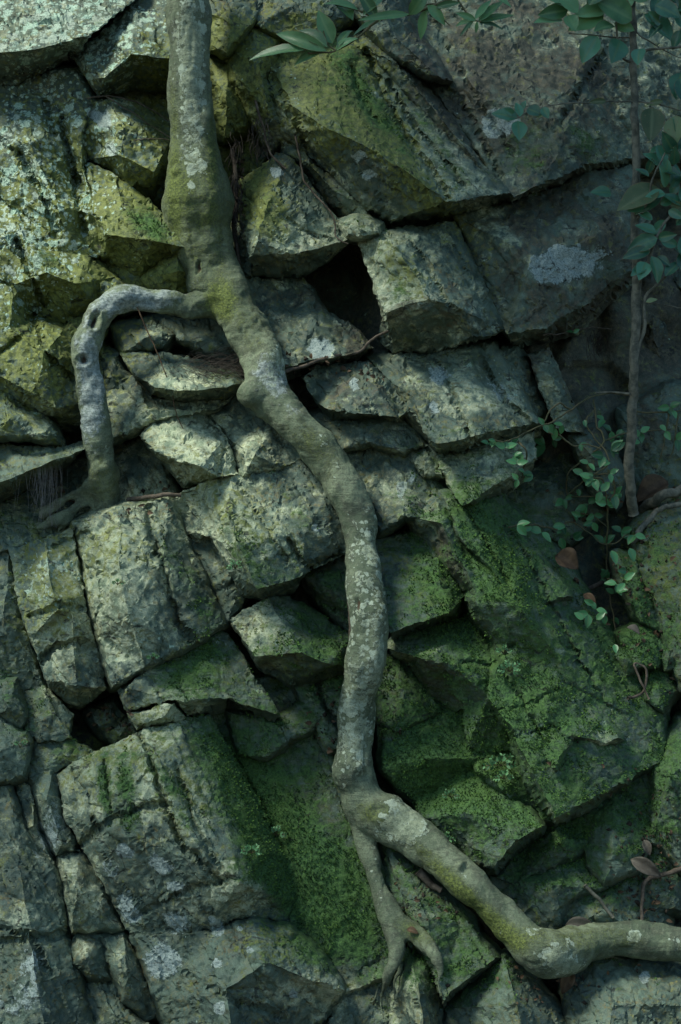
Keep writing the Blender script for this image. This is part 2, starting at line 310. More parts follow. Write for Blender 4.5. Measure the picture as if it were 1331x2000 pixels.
CRACKS = [([(292,985),(297,1040),(315,1090),(330,1160),(345,1215),(372,1248)],4,12),([(60,1205),(110,1184),(160,1190)],4,12),([(78,1292),(110,1262),(150,1258),(190,1264)],4,14),
 ([(110,1062),(150,1050),(170,1040)],3,6),([(275,1428),(298,1490),(330,1580),(352,1640),(400,1690),(432,1722)],4,13),([(345,1500),(365,1560),(395,1640),(430,1700)],3,9),
 ([(150,1655),(185,1625),(225,1598),(255,1592),(300,1575),(335,1570)],4,12),([(205,1485),(212,1540),(216,1590)],3,7),([(262,1790),(330,1755),(400,1735),(470,1712)],3,7),([(180,1600),(200,1630)],3,8),
 ([(175,1560),(150,1520),(140,1500)],3,6),([(600,1110),(640,1090),(674,1078)],3,10),([(560,1060),(590,1100),(608,1112)],3,12),([(585,1140),(640,1180),(690,1205)],3,10),
 ([(715,100),(745,180),(800,270),(850,340),(875,385)],5,14),([(760,160),(800,230),(860,300),(905,360)],4,11),([(690,130),(700,180),(740,240)],4,8),([(450,1465),(500,1560),(545,1650)],3,8),
 ([(120,230),(135,300),(150,380),(165,450)],4,14),([(40,300),(80,370),(110,460)],4,12),([(90,200),(110,260)],3,10),([(30,470),(70,560),(90,600)],4,16),([(60,620),(100,700),(140,740)],4,12),
 ([(0,690),(60,640)],3,8),([(230,1560),(300,1500)],2,3),([(560,420),(600,450),(650,470)],3,5),([(530,150),(560,210),(600,290),(640,330)],4,12),([(430,935),(440,860),(410,815)],3,8),
 ([(620,1335),(650,1400),(670,1430)],4,14),([(1000,1440),(1080,1420),(1120,1450)],2,5),([(1040,1130),(1100,1240),(1160,1330)],3,5),([(900,1290),(960,1300),(1000,1260)],3,8),([(1000,880),(960,930)],3,6),
 ([(780,1060),(830,1110),(850,1140)],2,4),([(960,1390),(1030,1380),(1090,1350)],2,4),([(700,1900),(760,1870)],2,3),([(940,700),(985,780),(1040,830)],4,10),([(850,700),(880,760),(920,850)],3,8),
 ([(800,460),(850,540),(880,600)],3,8),([(1180,100),(1120,200),(1100,240)],4,12),([(820,0),(900,140),(1000,300)],3,6),([(100,1900),(60,1830),(0,1810)],3,8),([(0,1840),(130,1825)],4,10),([(300,1010),(310,1080)],2,5),
 ([(190,1100),(200,1180),(185,1230)],3,5),([(620,1440),(665,1490)],3,6),([(360,1900),(460,1960),(560,1990)],3,6),([(1100,1330),(1150,1360),(1230,1400)],2,4),([(905,990),(960,1080),(1012,1176)],3,8),([(975,1000),(1060,1150),(1130,1290),(1200,1400)],3,7),([(1060,1090),(1160,1240),(1250,1380)],2,5),([(930,1220),(990,1320),(1060,1440)],3,7),([(470,940),(520,1030),(560,1100)],2,5),([(850,130),(930,250),(985,350)],3,6),([(880,470),(930,560),(960,630)],2,5)]
def seg_dist(px, py, poly):
    best = np.full(len(px), 1e9)
    for (x0, y0), (x1, y1) in zip(poly[:-1], poly[1:]):
        dx, dy = x1-x0, y1-y0; t = np.clip(((px-x0)*dx+(py-y0)*dy)/(dx*dx+dy*dy+1e-9), 0, 1)
        best = np.minimum(best, np.hypot(px-x0-t*dx, py-y0-t*dy))
    return best
def growth(x, y):
    p = np.stack([x/90, y/90, x*0], 1); wx = x+22*fbm(p, 5, 3); wy = y+22*fbm(p, 9, 3)
    return dict(moss=field(MOSS, wx, wy), lich=field(LICH, wx, wy), ochre=field(OCHRE, wx, wy), brown=field(BROWN, wx, wy),
                pale=field(PALE, wx, wy), patch=field(PATCH, x+5*fbm(p*4, 3, 2), y+5*fbm(p*4, 4, 2)), vein=x*0)

# ---------------------------------------------------------------- height map used later to rest things on the rock
HM = 5; HX0, HY0 = -200, -200; HW, HH = 360, 480
HMAP = np.full((HH, HW), -400.0)
def hm_put(x, y, d):
    i = ((y-HY0)/HM).astype(int); j = ((x-HX0)/HM).astype(int)
    ok = (i >= 0)&(i < HH)&(j >= 0)&(j < HW)
    np.maximum.at(HMAP, (i[ok], j[ok]), d[ok])
def hm(x, y, r=1):
    i = int((y-HY0)/HM); j = int((x-HX0)/HM)
    i = min(max(i, r), HH-r-1); j = min(max(j, r), HW-r-1)
    return float(HMAP[i-r:i+r+1, j-r:j+r+1].max())

STEP = 3.6; MOSSPTS = []; DSC = 1.75
def warp(x, y, s):
    p = np.stack([x/60, y/60, x*0+.3], 1); q = np.stack([x/17, y/17, x*0+s*.37], 1)
    return x+5*fbm(p, 31, 2)+2.6*fbm(q, 41, 3), y+5*fbm(p, 32, 2)+2.6*fbm(q, 43, 3)

def rock(label, outline, ridges='', amp=1., name='rock_block', cat='rock block', rnd=3.5, group=None, thick=300, step=None, flare=1.):
    """outline: 'x,y,d ...' corners in order; ridges: ';'-separated chains of corners where the faces of the block meet."""
    step = step or STEP
    V = [tuple(float(q) for q in t.split(',')) for t in outline.split()]
    loop = list(range(len(V))); E = []
    for ch in ridges.split(';'):
        pr = None
        for t in ch.split():
            q = tuple(float(v) for v in t.split(','))
            hit = [i for i, v in enumerate(V) if abs(v[0]-q[0])+abs(v[1]-q[1]) < 2]
            if hit: i = hit[0]
            else: V.append(q); i = len(V)-1
            if pr is not None and pr != i: E.append((pr, i))
            pr = i
    if not ridges:
        V.append((sum(v[0] for v in V)/len(V), sum(v[1] for v in V)/len(V), sum(v[2] for v in V)/len(V)+16))
    A = sum(V[a][0]*V[b][1]-V[b][0]*V[a][1] for a, b in zip(loop, loop[1:]+loop[:1]))
    if A < 0: loop.reverse()
    tr = delaunay_2d_cdt([Vector(v[:2]) for v in V], E, [loop], 1, 1e-4)
    ids = []
    for k, og in enumerate(tr[3]):
        if og: ids.append(V[og[0]])
        else:      # a crossing of two ridges: take the nearest corner's depth
            q = tr[0][k]; n_ = min(V, key=lambda v: (v[0]-q[0])**2+(v[1]-q[1])**2); ids.append((q[0], q[1], n_[2]))
    tris = [tuple(f) for f in tr[2]]; V0 = V; V = ids; lv = [V0[i] for i in loop]; n_l = len(loop)
    def subdiv(a, b):
        (x0, y0, _), (x1, y1, _) = V0[a], V0[b]; m = max(1, int(round(math.hypot(x1-x0, y1-y0)/step)))
        return [(x0+(x1-x0)*t/m, y0+(y1-y0)*t/m) for t in range(m)]
    ob = []
    for a, b in zip(loop, loop[1:]+loop[:1]): ob += subdiv(a, b)
    nb = len(ob); pts = list(ob)
    poly = ob+[ob[0]]
    xs = [p[0] for p in ob]; ys = [p[1] for p in ob]
    gx, gy = np.meshgrid(np.arange(min(xs), max(xs), step), np.arange(min(ys), max(ys), step))
    gx = gx.ravel()+np.random.uniform(-.35, .35, gx.size)*step; gy = gy.ravel()+np.random.uniform(-.35, .35, gy.size)*step
    ins = np.zeros(gx.size, bool)
    for (x0, y0, _), (x1, y1, _) in zip(lv, lv[1:]+lv[:1]):
        c = ((y0 > gy) != (y1 > gy)); xi = (x1-x0)*(gy-y0)/((y1-y0) if y1 != y0 else 1e-9)+x0
        ins ^= c & (gx < xi)
    gx, gy = gx[ins], gy[ins]
    cl = [(v[0], v[1]) for v in lv]+[(lv[0][0], lv[0][1])]
    dd = seg_dist(gx, gy, cl); k = dd > step*.6; gx, gy = gx[k], gy[k]
    rid = []
    for a_, b_ in E:
        (x0, y0, _), (x1, y1, _) = V0[a_], V0[b_]; m_ = max(2, int(math.hypot(x1-x0, y1-y0)/(step*.8)))
        rid += [(x0+(x1-x0)*t/m_, y0+(y1-y0)*t/m_) for t in range(1, m_)]
    if rid:
        rd = np.array(rid); k = np.ones(len(gx), bool)
        for i0 in range(0, len(rd), 200): k &= (np.hypot(gx[:, None]-rd[None, i0:i0+200, 0], gy[:, None]-rd[None, i0:i0+200, 1]).min(1) > step*.55)
        rd = rd[seg_dist(rd[:,0], rd[:,1], cl) > step*.5]
        gx, gy = np.concatenate([gx[k], rd[:,0]]), np.concatenate([gy[k], rd[:,1]])
    allp = [Vector(p) for p in ob]+[Vector((a, b)) for a, b in zip(gx, gy)]
    res = delaunay_2d_cdt(allp, [(i, (i+1) % nb) for i in range(nb)], [list(range(nb))], 1, 1e-4)
    vc, fc = res[0], res[2]
    X = np.array([v[0] for v in vc]); Y = np.array([v[1] for v in vc])
    # depth from the facets
    dv = np.full(len(X), -1e9); be = np.full(len(X), -1e9)
    for t in tris:
        (x0, y0, d0), (x1, y1, d1), (x2, y2, d2) = (V[i] for i in t)
        den = (y1-y2)*(x0-x2)+(x2-x1)*(y0-y2)
        if abs(den) < 1e-6: continue
        a = ((y1-y2)*(X-x2)+(x2-x1)*(Y-y2))/den; b = ((y2-y0)*(X-x2)+(x0-x2)*(Y-y2))/den; c = 1-a-b
        m = np.minimum(np.minimum(a, b), c); k = m > be
        a2, b2, c2 = np.clip(a,0,1), np.clip(b,0,1), np.clip(c,0,1); sm = a2+b2+c2
        dv = np.where(k, (a2*d0+b2*d1+c2*d2)/sm, dv); be = np.where(k, m, be)
    ed = seg_dist(X, Y, cl)
    rv = rnd*(.6+.8*np.clip(vnoise(np.stack([X/40, Y/40, X*0+1.7], 1), 6)+.3, 0, 1)); t = np.clip(ed/rv, 0, 1); dv = dv-(1-np.sqrt(1-(1-t)**2))*rv*.7
    for poly_, wd, dp in CRACKS:
        xs_ = [p[0] for p in poly_]; ys_ = [p[1] for p in poly_]
        if max(xs_) < X.min() or min(xs_) > X.max() or max(ys_) < Y.min() or min(ys_) > Y.max(): continue
        nz = np.stack([X/14, Y/14, X*0], 1)
        q = seg_dist(X+5*fbm(nz, 71, 2), Y+5*fbm(nz, 72, 2), poly_); dv = dv-dp*np.exp(-(q/wd)**2)-dp*.35*np.exp(-(q/(wd*3.5))**2)
    seed = (sum(ord(ch) for ch in label)*7) % 1000
    WX, WY = warp(X, Y, seed % 13)
    dv = dv*DSC+base_d(X, Y)
    n0 = len(X)
    # skirt going back into the cliff
    bi = None
    key = {(round(a, 3), round(b, 3)): i for i, (a, b) in enumerate(zip(X, Y))}
    bi = [key.get((round(p[0], 3), round(p[1], 3))) for p in ob]
    bi = [i for i in bi if i is not None]; nb = len(bi)
    bx, by, bd_ = WX[bi], WY[bi], dv[bi]
    tx = np.roll(bx, -3)-np.roll(bx, 3); ty = np.roll(by, -3)-np.roll(by, 3); ln = np.hypot(tx, ty)+1e-6
    nx, ny = -ty/ln, tx/ln      # inward
    f = [tuple(q) for q in fc]
    AX, AY, AD = [WX], [WY], [dv]
    prev = list(bi)
    for r, (dp, inn) in enumerate(((4, -1.5), (11, -3.5), (25, -6.5), (50, -10), (100, -13), (180, -15), (thick, -16))):
        q = np.stack([bx/22, by/22, bx*0+dp/30.+seed], 1); z = fbm(q, 61, 3)*min(dp*.12, 7)
        io = inn*flare if inn*flare else dp*.04; AX.append(bx+nx*(io+z)); AY.append(by+ny*(io+z)); AD.append(bd_-dp)
        cur = [n0+r*nb+i for i in range(nb)]
        for i in range(nb):
            j = (i+1) % nb; f.append((prev[i], prev[j], cur[j], cur[i]))
        prev = cur
    X2, Y2, D2 = map(np.concatenate, (AX, AY, AD))
    # orientation: triangles must face the camera
    a, b, c = f[0][:3]
    if (X2[b]-X2[a])*(Y2[c]-Y2[a])-(X2[c]-X2[a])*(Y2[b]-Y2[a]) > 0: f = [tuple(reversed(q)) if len(q) == 3 else q for q in f]
    co = P(X2, Y2, D2)
    # 3-D break-up of the surface
    me = bpy.data.meshes.new('t'); me.from_pydata(co.tolist(), [], f); me.update()
    no = np.zeros(len(co)*3); me.vertices.foreach_get('normal', no); no = no.reshape(-1, 3); bpy.data.meshes.remove(me)
    fade = np.ones(len(co)); fade[n0:] = np.repeat([.9,.8,.6,.5,.4,.3,.2], nb)
    u = co/S
    ca, sa = math.cos(R(32)), math.sin(R(32))
    us = np.stack([u[:,0]*ca+u[:,2]*sa, u[:,1], -u[:,0]*sa+u[:,2]*ca], 1)     # across / along the bedding
    c_, s_ = .83, .55; ub = np.stack([u[:,0]*c_+u[:,2]*s_, u[:,1], -u[:,0]*s_+u[:,2]*c_], 1)    # across / along the slabs
    c1, e1 = chips(ub/np.array([42., 80., 150.])+seed*.1, seed); c2, e2 = chips(ub/np.array([24., 34., 50.]), seed+50)
    c3, e3 = chips(us/np.array([15., 14., 10.]), seed+90)
    tq = 3.2*fbm(np.stack([ub[:,0]/60, ub[:,1]/120, ub[:,2]/210], 1), 120, 3)+seed*.37
    tf = tq-np.floor(tq); ter = (np.floor(tq)+np.clip((tf-.86)/.14, 0, 1))-tq      # little ledges: flat treads and sharp risers
    tq2 = 4.*fbm(np.stack([us[:,0]/120, us[:,1]/90, us[:,2]/55], 1), 121, 3)+seed*.21
    tf = tq2-np.floor(tq2); ter2 = (np.floor(tq2)+np.clip((tf-.88)/.12, 0, 1))-tq2
    rgh = np.clip(.38+1.5*vnoise(u/75, seed+31), .12, 1.15)      # smooth cleaved faces beside crumbled ones
    h = 5.0*ter+3.0*ter2+4.2*c1+(.6+1.9*rgh)*c2+1.0*rgh*c3+1.5*fbm(u/120, seed, 3)+.8*rgh*fbm(u/20, seed+3, 4, .6)
    h = h-2.6*np.exp(-(e2/.05)**2)*(vnoise(u/70, seed+8) > 0.05)-4.*np.exp(-(e1/.035)**2)*(vnoise(u/90, seed+9) > -.1)
    lay = fbm(np.stack([us[:,0]/160, us[:,1]/90, us[:,2]/11], 1), 77, 3); h = h+1.0*lay+2.4*fbm(np.stack([ub[:,0]/17, ub[:,1]/90, ub[:,2]/190], 1), 78, 3)
    G = growth(X2, Y2)
    mo = np.clip(G['moss'], 0, 1); h = h*(1-.35*mo)+mo*(2.0+3.2*np.abs(vnoise(u/11, 5)))
    co = co+no*(h*fade*amp*S)[:, None]
    pk = np.nonzero(G['moss'][:n0]+.5*vnoise(u[:n0]/28, 15)+.3*vnoise(u[:n0]/9, 16)+.25*no[:n0, 2] > .86)[0]
    if len(pk):
        pk = np.random.choice(pk, len(pk)*2); j = (np.random.rand(len(pk), 3)-.5)*step*S*1.2; j -= (j*no[pk]).sum(1)[:, None]*no[pk]
        MOSSPTS.append(np.concatenate([co[pk]+j, no[pk]], 1))
    hm_put(X2[:n0], Y2[:n0], -co[:n0, 1]/S)
    for k_ in list(G): G[k_] = np.clip(G[k_]+.0, -1, 1.5)
    v_ = (seed % 97)/97.
    G['pale'] = G['pale']+(v_-.5)*.25; G['brown'] = G['brown']+(((seed*3) % 89)/89.-.5)*.25
    o = mesh_obj(name, co, f, ROCK, attrs=G); o.data.set_sharp_from_angle(angle=R(38))
    return tag(o, label, cat, group or 'fractured blocks and stones of the cliff')

# ================================================================ THE CLIFF, ONE BLOCK AT A TIME
# the deep core of the cliff, seen only through the gaps
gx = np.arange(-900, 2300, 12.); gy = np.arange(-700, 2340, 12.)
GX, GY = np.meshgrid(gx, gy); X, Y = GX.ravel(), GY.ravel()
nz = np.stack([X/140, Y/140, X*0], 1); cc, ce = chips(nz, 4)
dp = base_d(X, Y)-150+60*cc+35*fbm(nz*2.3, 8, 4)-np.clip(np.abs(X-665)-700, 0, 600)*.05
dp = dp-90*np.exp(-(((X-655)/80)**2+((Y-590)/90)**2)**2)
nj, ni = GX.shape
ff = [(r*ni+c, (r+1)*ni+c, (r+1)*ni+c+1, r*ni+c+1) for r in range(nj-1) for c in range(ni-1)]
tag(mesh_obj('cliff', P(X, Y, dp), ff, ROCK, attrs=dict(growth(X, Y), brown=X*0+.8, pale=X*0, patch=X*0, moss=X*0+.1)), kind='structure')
g_ = np.stack([X*0, Y*0], 1)
n_ = 90; q = np.linspace(-12, 12, n_); QX, QY = np.meshgrid(q, q); qx, qy = QX.ravel(), QY.ravel()-9.5
qz = .05*fbm(np.stack([qx*2, qy*2, qx*0], 1), 3, 4)
tag(mesh_obj('ground', np.stack([qx, qy, qz], 1), [(r*n_+c, r*n_+c+1, (r+1)*n_+c+1, (r+1)*n_+c) for r in range(n_-1) for c in range(n_-1)], SOIL), kind='structure')

# --- upper left
rock('overhanging pale slab crusted with mint lichen in the top left corner', '-80,-80,20 310,-80,10 262,8,35 178,66,75 150,118,-10 30,168,-10 -80,190,-10', '-80,112,80 95,90,82 178,66,75', name='slab_of_rock', cat='rock slab', flare=0.)
rock('rounded lichen covered knob just left of the trunk above a dark hollow', '130,100,0 200,55,10 270,-5,10 345,-60,0 345,120,60 345,185,-40 262,182,-40 192,192,10 165,155,30', '165,155,30 205,150,66 255,104,80 345,120,60; 205,150,66 192,192,10; 200,55,10 255,104,80', name='boulder', cat='boulder', flare=0.)
rock('ribbed grey face with white lichen specks along the left edge below the top slab', '-80,150,-10 60,140,-10 150,140,10 185,195,25 160,260,30 160,330,25 190,420,35 225,500,20 110,505,30 60,440,25 0,385,20 -80,350,10', '60,140,-10 60,280,48 115,400,55 110,505,30; -80,240,20 60,280,48 160,260,30; 150,140,10 120,240,20 150,350,5', name='rock_block', cat='rock block')
rock('bulging boulder with a bluish left cheek and an olive right cheek beside the trunk', '150,205,20 200,188,20 262,196,-10 348,250,-30 348,318,-10 300,388,-10 250,376,10 215,335,0 170,310,0 148,258,10', '200,188,20 245,240,58 238,305,66 300,335,64 318,300,40 348,318,-10; 170,310,0 238,305,66 250,376,10; 300,335,64 300,388,-10; 262,196,-10 245,240,58', name='boulder', cat='boulder', flare=0.)
rock('sloping mossy ledge pointing at the trunk with a dark hollow under it', '160,312,10 222,335,20 290,385,30 345,445,50 365,482,62 330,515,10 275,545,0 212,512,5 195,470,30 178,400,35', '195,470,30 206,456,68 302,472,84 365,482,62; 222,335,20 240,400,60 206,456,68; 302,472,84 275,545,0', name='rock_ledge', cat='rock ledge', flare=0.)
rock('knobbly lichen and moss covered mass with a shaded hollow at far left', '-80,340,10 0,378,10 72,432,20 112,486,30 170,500,30 222,540,20 205,595,10 130,640,-10 60,620,-15 20,560,40 -80,510,50', '0,378,10 40,450,50 90,530,72 150,555,62 222,540,20; 20,560,40 90,530,72 60,620,-15; 150,555,62 130,640,-10; -80,430,50 40,450,50 112,486,30', name='rock_mass', cat='rock mass')
rock('tall olive green bluff left of the arched root ending in a dark undercut', '-80,480,20 25,530,30 60,620,20 128,640,25 190,600,10 200,650,20 165,700,20 165,785,40 165,835,-30 60,835,-30 -80,745,-20', '-80,690,60 60,765,74 110,800,66 165,785,40; 25,530,30 20,640,60 85,690,92 110,800,66; 128,640,25 85,690,92; 60,765,74 85,690,92', name='rock_bluff', cat='rock bluff')
rock('pale drooping ledge at the left edge below the olive bluff', '-80,700,20 10,752,20 75,800,30 110,845,45 118,872,30 62,850,60 -80,862,60', '-80,780,40 20,815,70 62,850,60; 20,815,70 75,800,30', name='rock_ledge', cat='rock ledge')
rock('thin tilted slab with a pale lower rim above the dark hole at far left', '-80,850,20 10,862,20 70,872,20 170,862,20 165,880,50 120,930,-30 0,985,-30 -80,995,-30', '-80,962,80 0,942,82 50,924,80 100,905,75 165,880,50', name='slab_of_rock', cat='rock slab', flare=0.)
rock('small wedge of pale stone between the olive ledge and the arched root', '172,535,20 205,530,20 245,560,30 280,580,10 240,610,0 195,590,20', '172,535,20 215,565,45 240,610,0; 215,565,45 245,560,30', name='rock_wedge', cat='rock wedge')
rock('olive mossy wedge tucked against the trunk above the root arch', '282,545,20 345,488,40 395,500,10 395,580,0 345,575,20 300,565,20', '282,545,20 345,530,60 395,540,20; 345,488,40 345,530,60 345,575,20', name='rock_wedge', cat='rock wedge')
rock('dark mossy stone under the sloping ledge left of the trunk', '195,455,-10 275,500,-5 330,500,-10 345,560,-20 280,590,-10 200,560,-10', name='boulder', cat='boulder')
rock('shaded grey wall behind the twigs in the hollow left of the trunk', '180,170,-50 360,160,-70 360,360,-60 300,400,-50 200,300,-40', name='rock_block', cat='rock block')
# --- right of the trunk, top
rock('mossy olive stub rock right of the trunk at the top edge', '395,-80,10 480,-80,20 520,-10,20 492,50,55 440,104,60 412,92,40 395,40,20', '480,-80,20 450,20,60 440,104,60; 450,20,60 412,92,40', name='boulder', cat='boulder')
rock('grey and ochre top block between the trunk and the leafy branch', '478,-80,0 700,-80,-10 700,40,0 640,70,15 600,90,30 545,75,30 500,50,40 492,10,25', '478,-80,0 560,10,40 545,75,30; 560,10,40 640,30,35 700,40,0')
rock('narrow bluish grey rib running down beside the big sloping boulder', '440,90,20 492,52,30 548,78,20 528,140,30 548,215,30 565,262,20 530,300,0 492,235,20 450,150,30', '492,52,30 505,130,64 525,220,58 530,300,0; 548,215,30 525,220,58', name='rock_rib', cat='rock rib')
rock('bright yellow green mossy face squeezed right of the trunk', '400,120,-10 445,105,0 470,180,10 492,235,0 470,262,0 440,275,0 400,260,-20', '445,105,0 440,190,34 440,275,0', name='rock_block', cat='rock block')
rock('small dark mossy stone sunk in the root filled pocket right of the trunk', '462,270,-50 490,248,-50 515,262,-50 532,292,-45 508,335,-40 478,345,-45 461,325,-50', name='stone', cat='stone')
rock('pale boulder with a yellow moss shoulder right of the trunk base', '462,350,0 505,325,15 540,300,25 562,302,25 610,355,20 655,415,25 702,466,40 640,518,0 580,548,-10 492,540,0 485,505,55 465,440,10', '540,300,25 522,400,74 500,470,74 485,505,55; 485,505,55 570,496,66 702,466,40; 462,350,0 505,380,50 522,400,74', name='boulder', cat='boulder', rnd=3.5, flare=0.)
rock('narrow mossy rib between the yellow boulder and the trunk', '448,430,-20 470,440,-10 490,480,10 492,540,10 470,545,0 455,500,-10', name='rock_rib', cat='rock rib')
rock('broken mossy rubble strip below the dark cheek of the big sloping boulder', '545,262,10 600,296,20 650,345,25 712,400,35 725,432,25 690,436,10 650,405,0 600,340,0 556,300,5', '556,300,5 600,318,38 650,372,40 690,436,10', name='rock_rubble', cat='rubble', rnd=3)
rock('big sloping boulder with a pale mossy back and a shaded lower cheek', '520,120,15 600,85,10 695,70,10 760,140,20 850,240,35 998,380,62 1000,398,-20 870,430,-20 765,450,-30 715,405,40 652,345,35 600,300,30 545,262,25 520,185,30', '520,185,30 560,205,74 640,250,112 692,272,118 800,335,120 880,392,112 998,380,62; 880,392,112 765,433,40 765,450,-30; 765,433,40 715,405,40; 600,85,10 640,250,112; 692,272,118 715,405,40', name='boulder', cat='boulder', rnd=3.5)
rock('strip of mossy rock behind the right shoulder of the big sloping boulder', '640,60,0 735,70,0 830,165,10 885,232,15 962,335,25 1002,388,35 960,360,40 850,245,30 760,150,30 690,90,20', '735,70,0 770,120,42 880,250,46 960,345,48', name='rock_strip', cat='rock strip')
rock('thin smooth grey slab with a pointed end among dark rock above the big boulder', '690,-80,20 770,-80,10 805,60,20 876,156,45 835,152,50 770,115,45 720,62,40 680,10,30', '720,-80,40 765,60,52 840,135,58 876,156,45', name='slab_of_rock', cat='rock slab')
rock('broad brown mossy wall filling the top right behind the sapling', '640,-80,-40 1150,-80,-40 1420,-80,-70 1420,330,-60 1240,340,-60 1140,355,-40 1000,412,-50 960,335,30 880,225,0 780,80,-30', '1000,412,-50 1000,390,60 1062,360,72 1142,326,52 1240,310,10 1420,300,-40; 1112,238,66 1142,326,52; 1000,390,60 1112,238,66; 880,225,0 1000,210,40 1112,238,66; 1150,100,10 1112,238,66; 1150,-80,-40 1150,100,10 1420,60,-60', name='rock_block', cat='rock block', step=4.5)
rock('dark rounded boulder with blue grey lichen crusts under the overhang on the right', '880,415,-10 1000,392,0 1150,335,10 1245,318,0 1275,430,20 1240,560,-30 1130,655,-30 1000,685,-30 960,605,10 925,520,0', '1240,530,45 1130,605,64 1062,640,64 990,655,50 960,605,10; 1245,318,0 1165,460,70 1130,605,64; 880,415,-10 1040,500,78 1165,460,70; 1040,500,78 990,655,50; 1240,530,45 1240,560,-30', name='boulder', cat='boulder', step=4.5, flare=0.)
# --- the middle
rock('small pale capping stone at the tip of the overhang right of the trunk', '665,440,50 700,428,55 742,440,60 738,456,70 700,466,75 678,462,60', name='stone', cat='stone')
rock('block with a bright crumbling left face right of the dark cavity', '690,462,20 740,446,30 890,430,10 935,520,25 992,642,40 925,676,0 850,692,-10 770,694,-20 732,655,-30 745,618,20 724,545,55', '745,618,20 750,610,98 842,578,104 860,598,92 904,604,96 925,664,60 992,642,40; 740,446,30 770,480,92 842,578,104; 724,545,55 750,610,98; 925,664,60 925,676,0', rnd=3, flare=0.)
rock('smooth bluish grey slab with a white lichen crust just right of the forking root', '470,540,0 590,535,-30 645,600,0 700,640,10 732,676,15 700,705,-30 560,745,-30 520,660,20', '732,676,15 655,696,44 548,722,45 520,660,20; 590,535,-30 610,640,36 655,696,44', name='slab_of_rock', cat='rock slab', flare=0.)
rock('unlit back wall of the square dark cavity', '560,470,-230 760,450,-240 800,700,-230 620,680,-210', name='rock_block', cat='rock block', step=7)
rock('rough dark block with a white lichen rosette right of the thick root', '590,738,20 625,708,10 722,702,10 765,742,20 805,800,40 785,838,-10 655,835,-10 612,785,10', '612,785,10 640,800,55 690,806,70 782,816,60 805,800,40; 625,708,10 690,752,52 690,806,70; 722,702,10 740,760,60 782,816,60', flare=0.)
rock('wide blue grey slab sloping down below the long crack in the middle right', '722,702,0 840,690,0 962,666,10 1002,735,25 1050,826,60 1052,850,-10 935,892,-10 850,892,0 795,806,50 762,745,20', '1050,826,60 935,848,96 852,868,100 795,806,50; 840,690,0 880,760,48 935,848,96; 762,745,20 800,770,60 852,868,100', name='slab_of_rock', cat='rock slab', rnd=3.5)
rock('squarish blue grey block with a sharp bottom point under the wide slab', '862,868,0 930,850,10 1050,835,20 1045,895,50 1040,925,-40 985,975,-40 900,1010,-40 872,945,50 858,915,40', '1045,895,50 985,940,76 905,988,86 872,945,50; 930,850,10 940,890,64 905,988,86', flare=0.)
rock('low brown broken step between the thick root and the blue grey slabs', '605,815,0 690,804,10 782,815,20 838,868,30 790,885,40 735,868,45 670,876,30 640,850,10', '605,815,0 720,836,48 735,868,45; 720,836,48 782,815,20', name='rock_step', cat='rock step')
rock('stack of small dark chips at the foot of the wide blue grey slab', '780,865,10 840,860,20 870,880,20 868,930,30 830,930,30 800,905,20', name='rock_rubble', cat='rubble')
rock('flat pale green slab beside the middle bend of the thick root', '640,868,0 735,865,0 800,880,10 845,960,25 868,1020,48 805,1012,55 785,1012,60 742,1042,45 705,960,20', '735,865,0 790,950,36 785,1012,60', name='slab_of_rock', cat='rock slab')
rock('olive mossy plate with a straight lower edge right of the thick root', '720,1050,15 790,1040,0 850,1020,0 925,1150,10 905,1168,40 905,1215,-30 770,1262,-30 735,1140,50', '905,1168,40 882,1196,76 762,1238,86 735,1140,50; 762,1238,86 770,1262,-30; 790,1040,0 860,1130,56 882,1196,76', name='rock_plate', cat='rock plate', rnd=3.5, flare=0.)
rock('long mossy ramp of rock sloping from the middle down to the lower right gully', '780,880,0 845,930,10 905,988,20 965,955,0 1085,1080,10 1162,1192,10 1295,1395,10 1300,1480,20 1190,1580,-20 1080,1622,-20 1020,1540,20 985,1430,20 940,1370,20 925,1250,-20 890,1165,-20 815,1060,-10 800,1012,40', '1300,1480,20 1180,1550,76 1082,1597,115 1040,1500,108 1000,1420,100 955,1360,85 985,1262,85 1008,1182,120 930,1182,100 925,1142,100 862,1022,84 800,1012,45; 1082,1597,115 1080,1622,-20; 930,1182,100 925,1250,-20; 862,1022,84 815,1060,-10; 1100,1300,84 1040,1500,108; 905,988,20 1010,1110,76 1100,1300,84 1180,1550,76', name='rock_ramp', cat='rock ramp', step=4., rnd=3.5)
rock('raised mossy plate with a pale chipped corner on the lower part of the long ramp', '1000,1385,70 1062,1352,70 1132,1345,60 1180,1398,70 1212,1440,90 1185,1450,80 1120,1440,100 1085,1505,108 1048,1450,100', '1062,1352,70 1120,1440,100', name='rock_plate', cat='rock plate')
rock('thin mossy plate lying on the upper part of the long ramp', '862,960,50 960,985,40 1050,1090,50 1110,1165,60 1040,1190,80 1008,1182,108 960,1110,92 895,1045,84', '960,985,40 960,1110,92', name='rock_plate', cat='rock plate')
rock('mossy shelf with a scalloped pale lip under the olive plate', '750,1262,0 765,1240,10 850,1210,0 940,1200,0 1000,1250,20 1040,1380,20 1040,1450,30 955,1480,30 915,1455,40 905,1385,30 850,1395,-30 790,1300,-30', '750,1262,0 780,1276,60 818,1286,78 852,1274,78 876,1296,80 905,1385,30; 818,1286,78 790,1300,-30; 940,1200,0 950,1300,64 955,1360,64 915,1455,40; 876,1296,80 850,1395,-30', name='rock_shelf', cat='rock shelf', rnd=3, flare=0.)
rock('dark flat stone recessed under the scalloped shelf', '735,1285,0 795,1290,-10 835,1335,0 862,1390,10 775,1430,30 735,1400,10', name='stone', cat='stone')
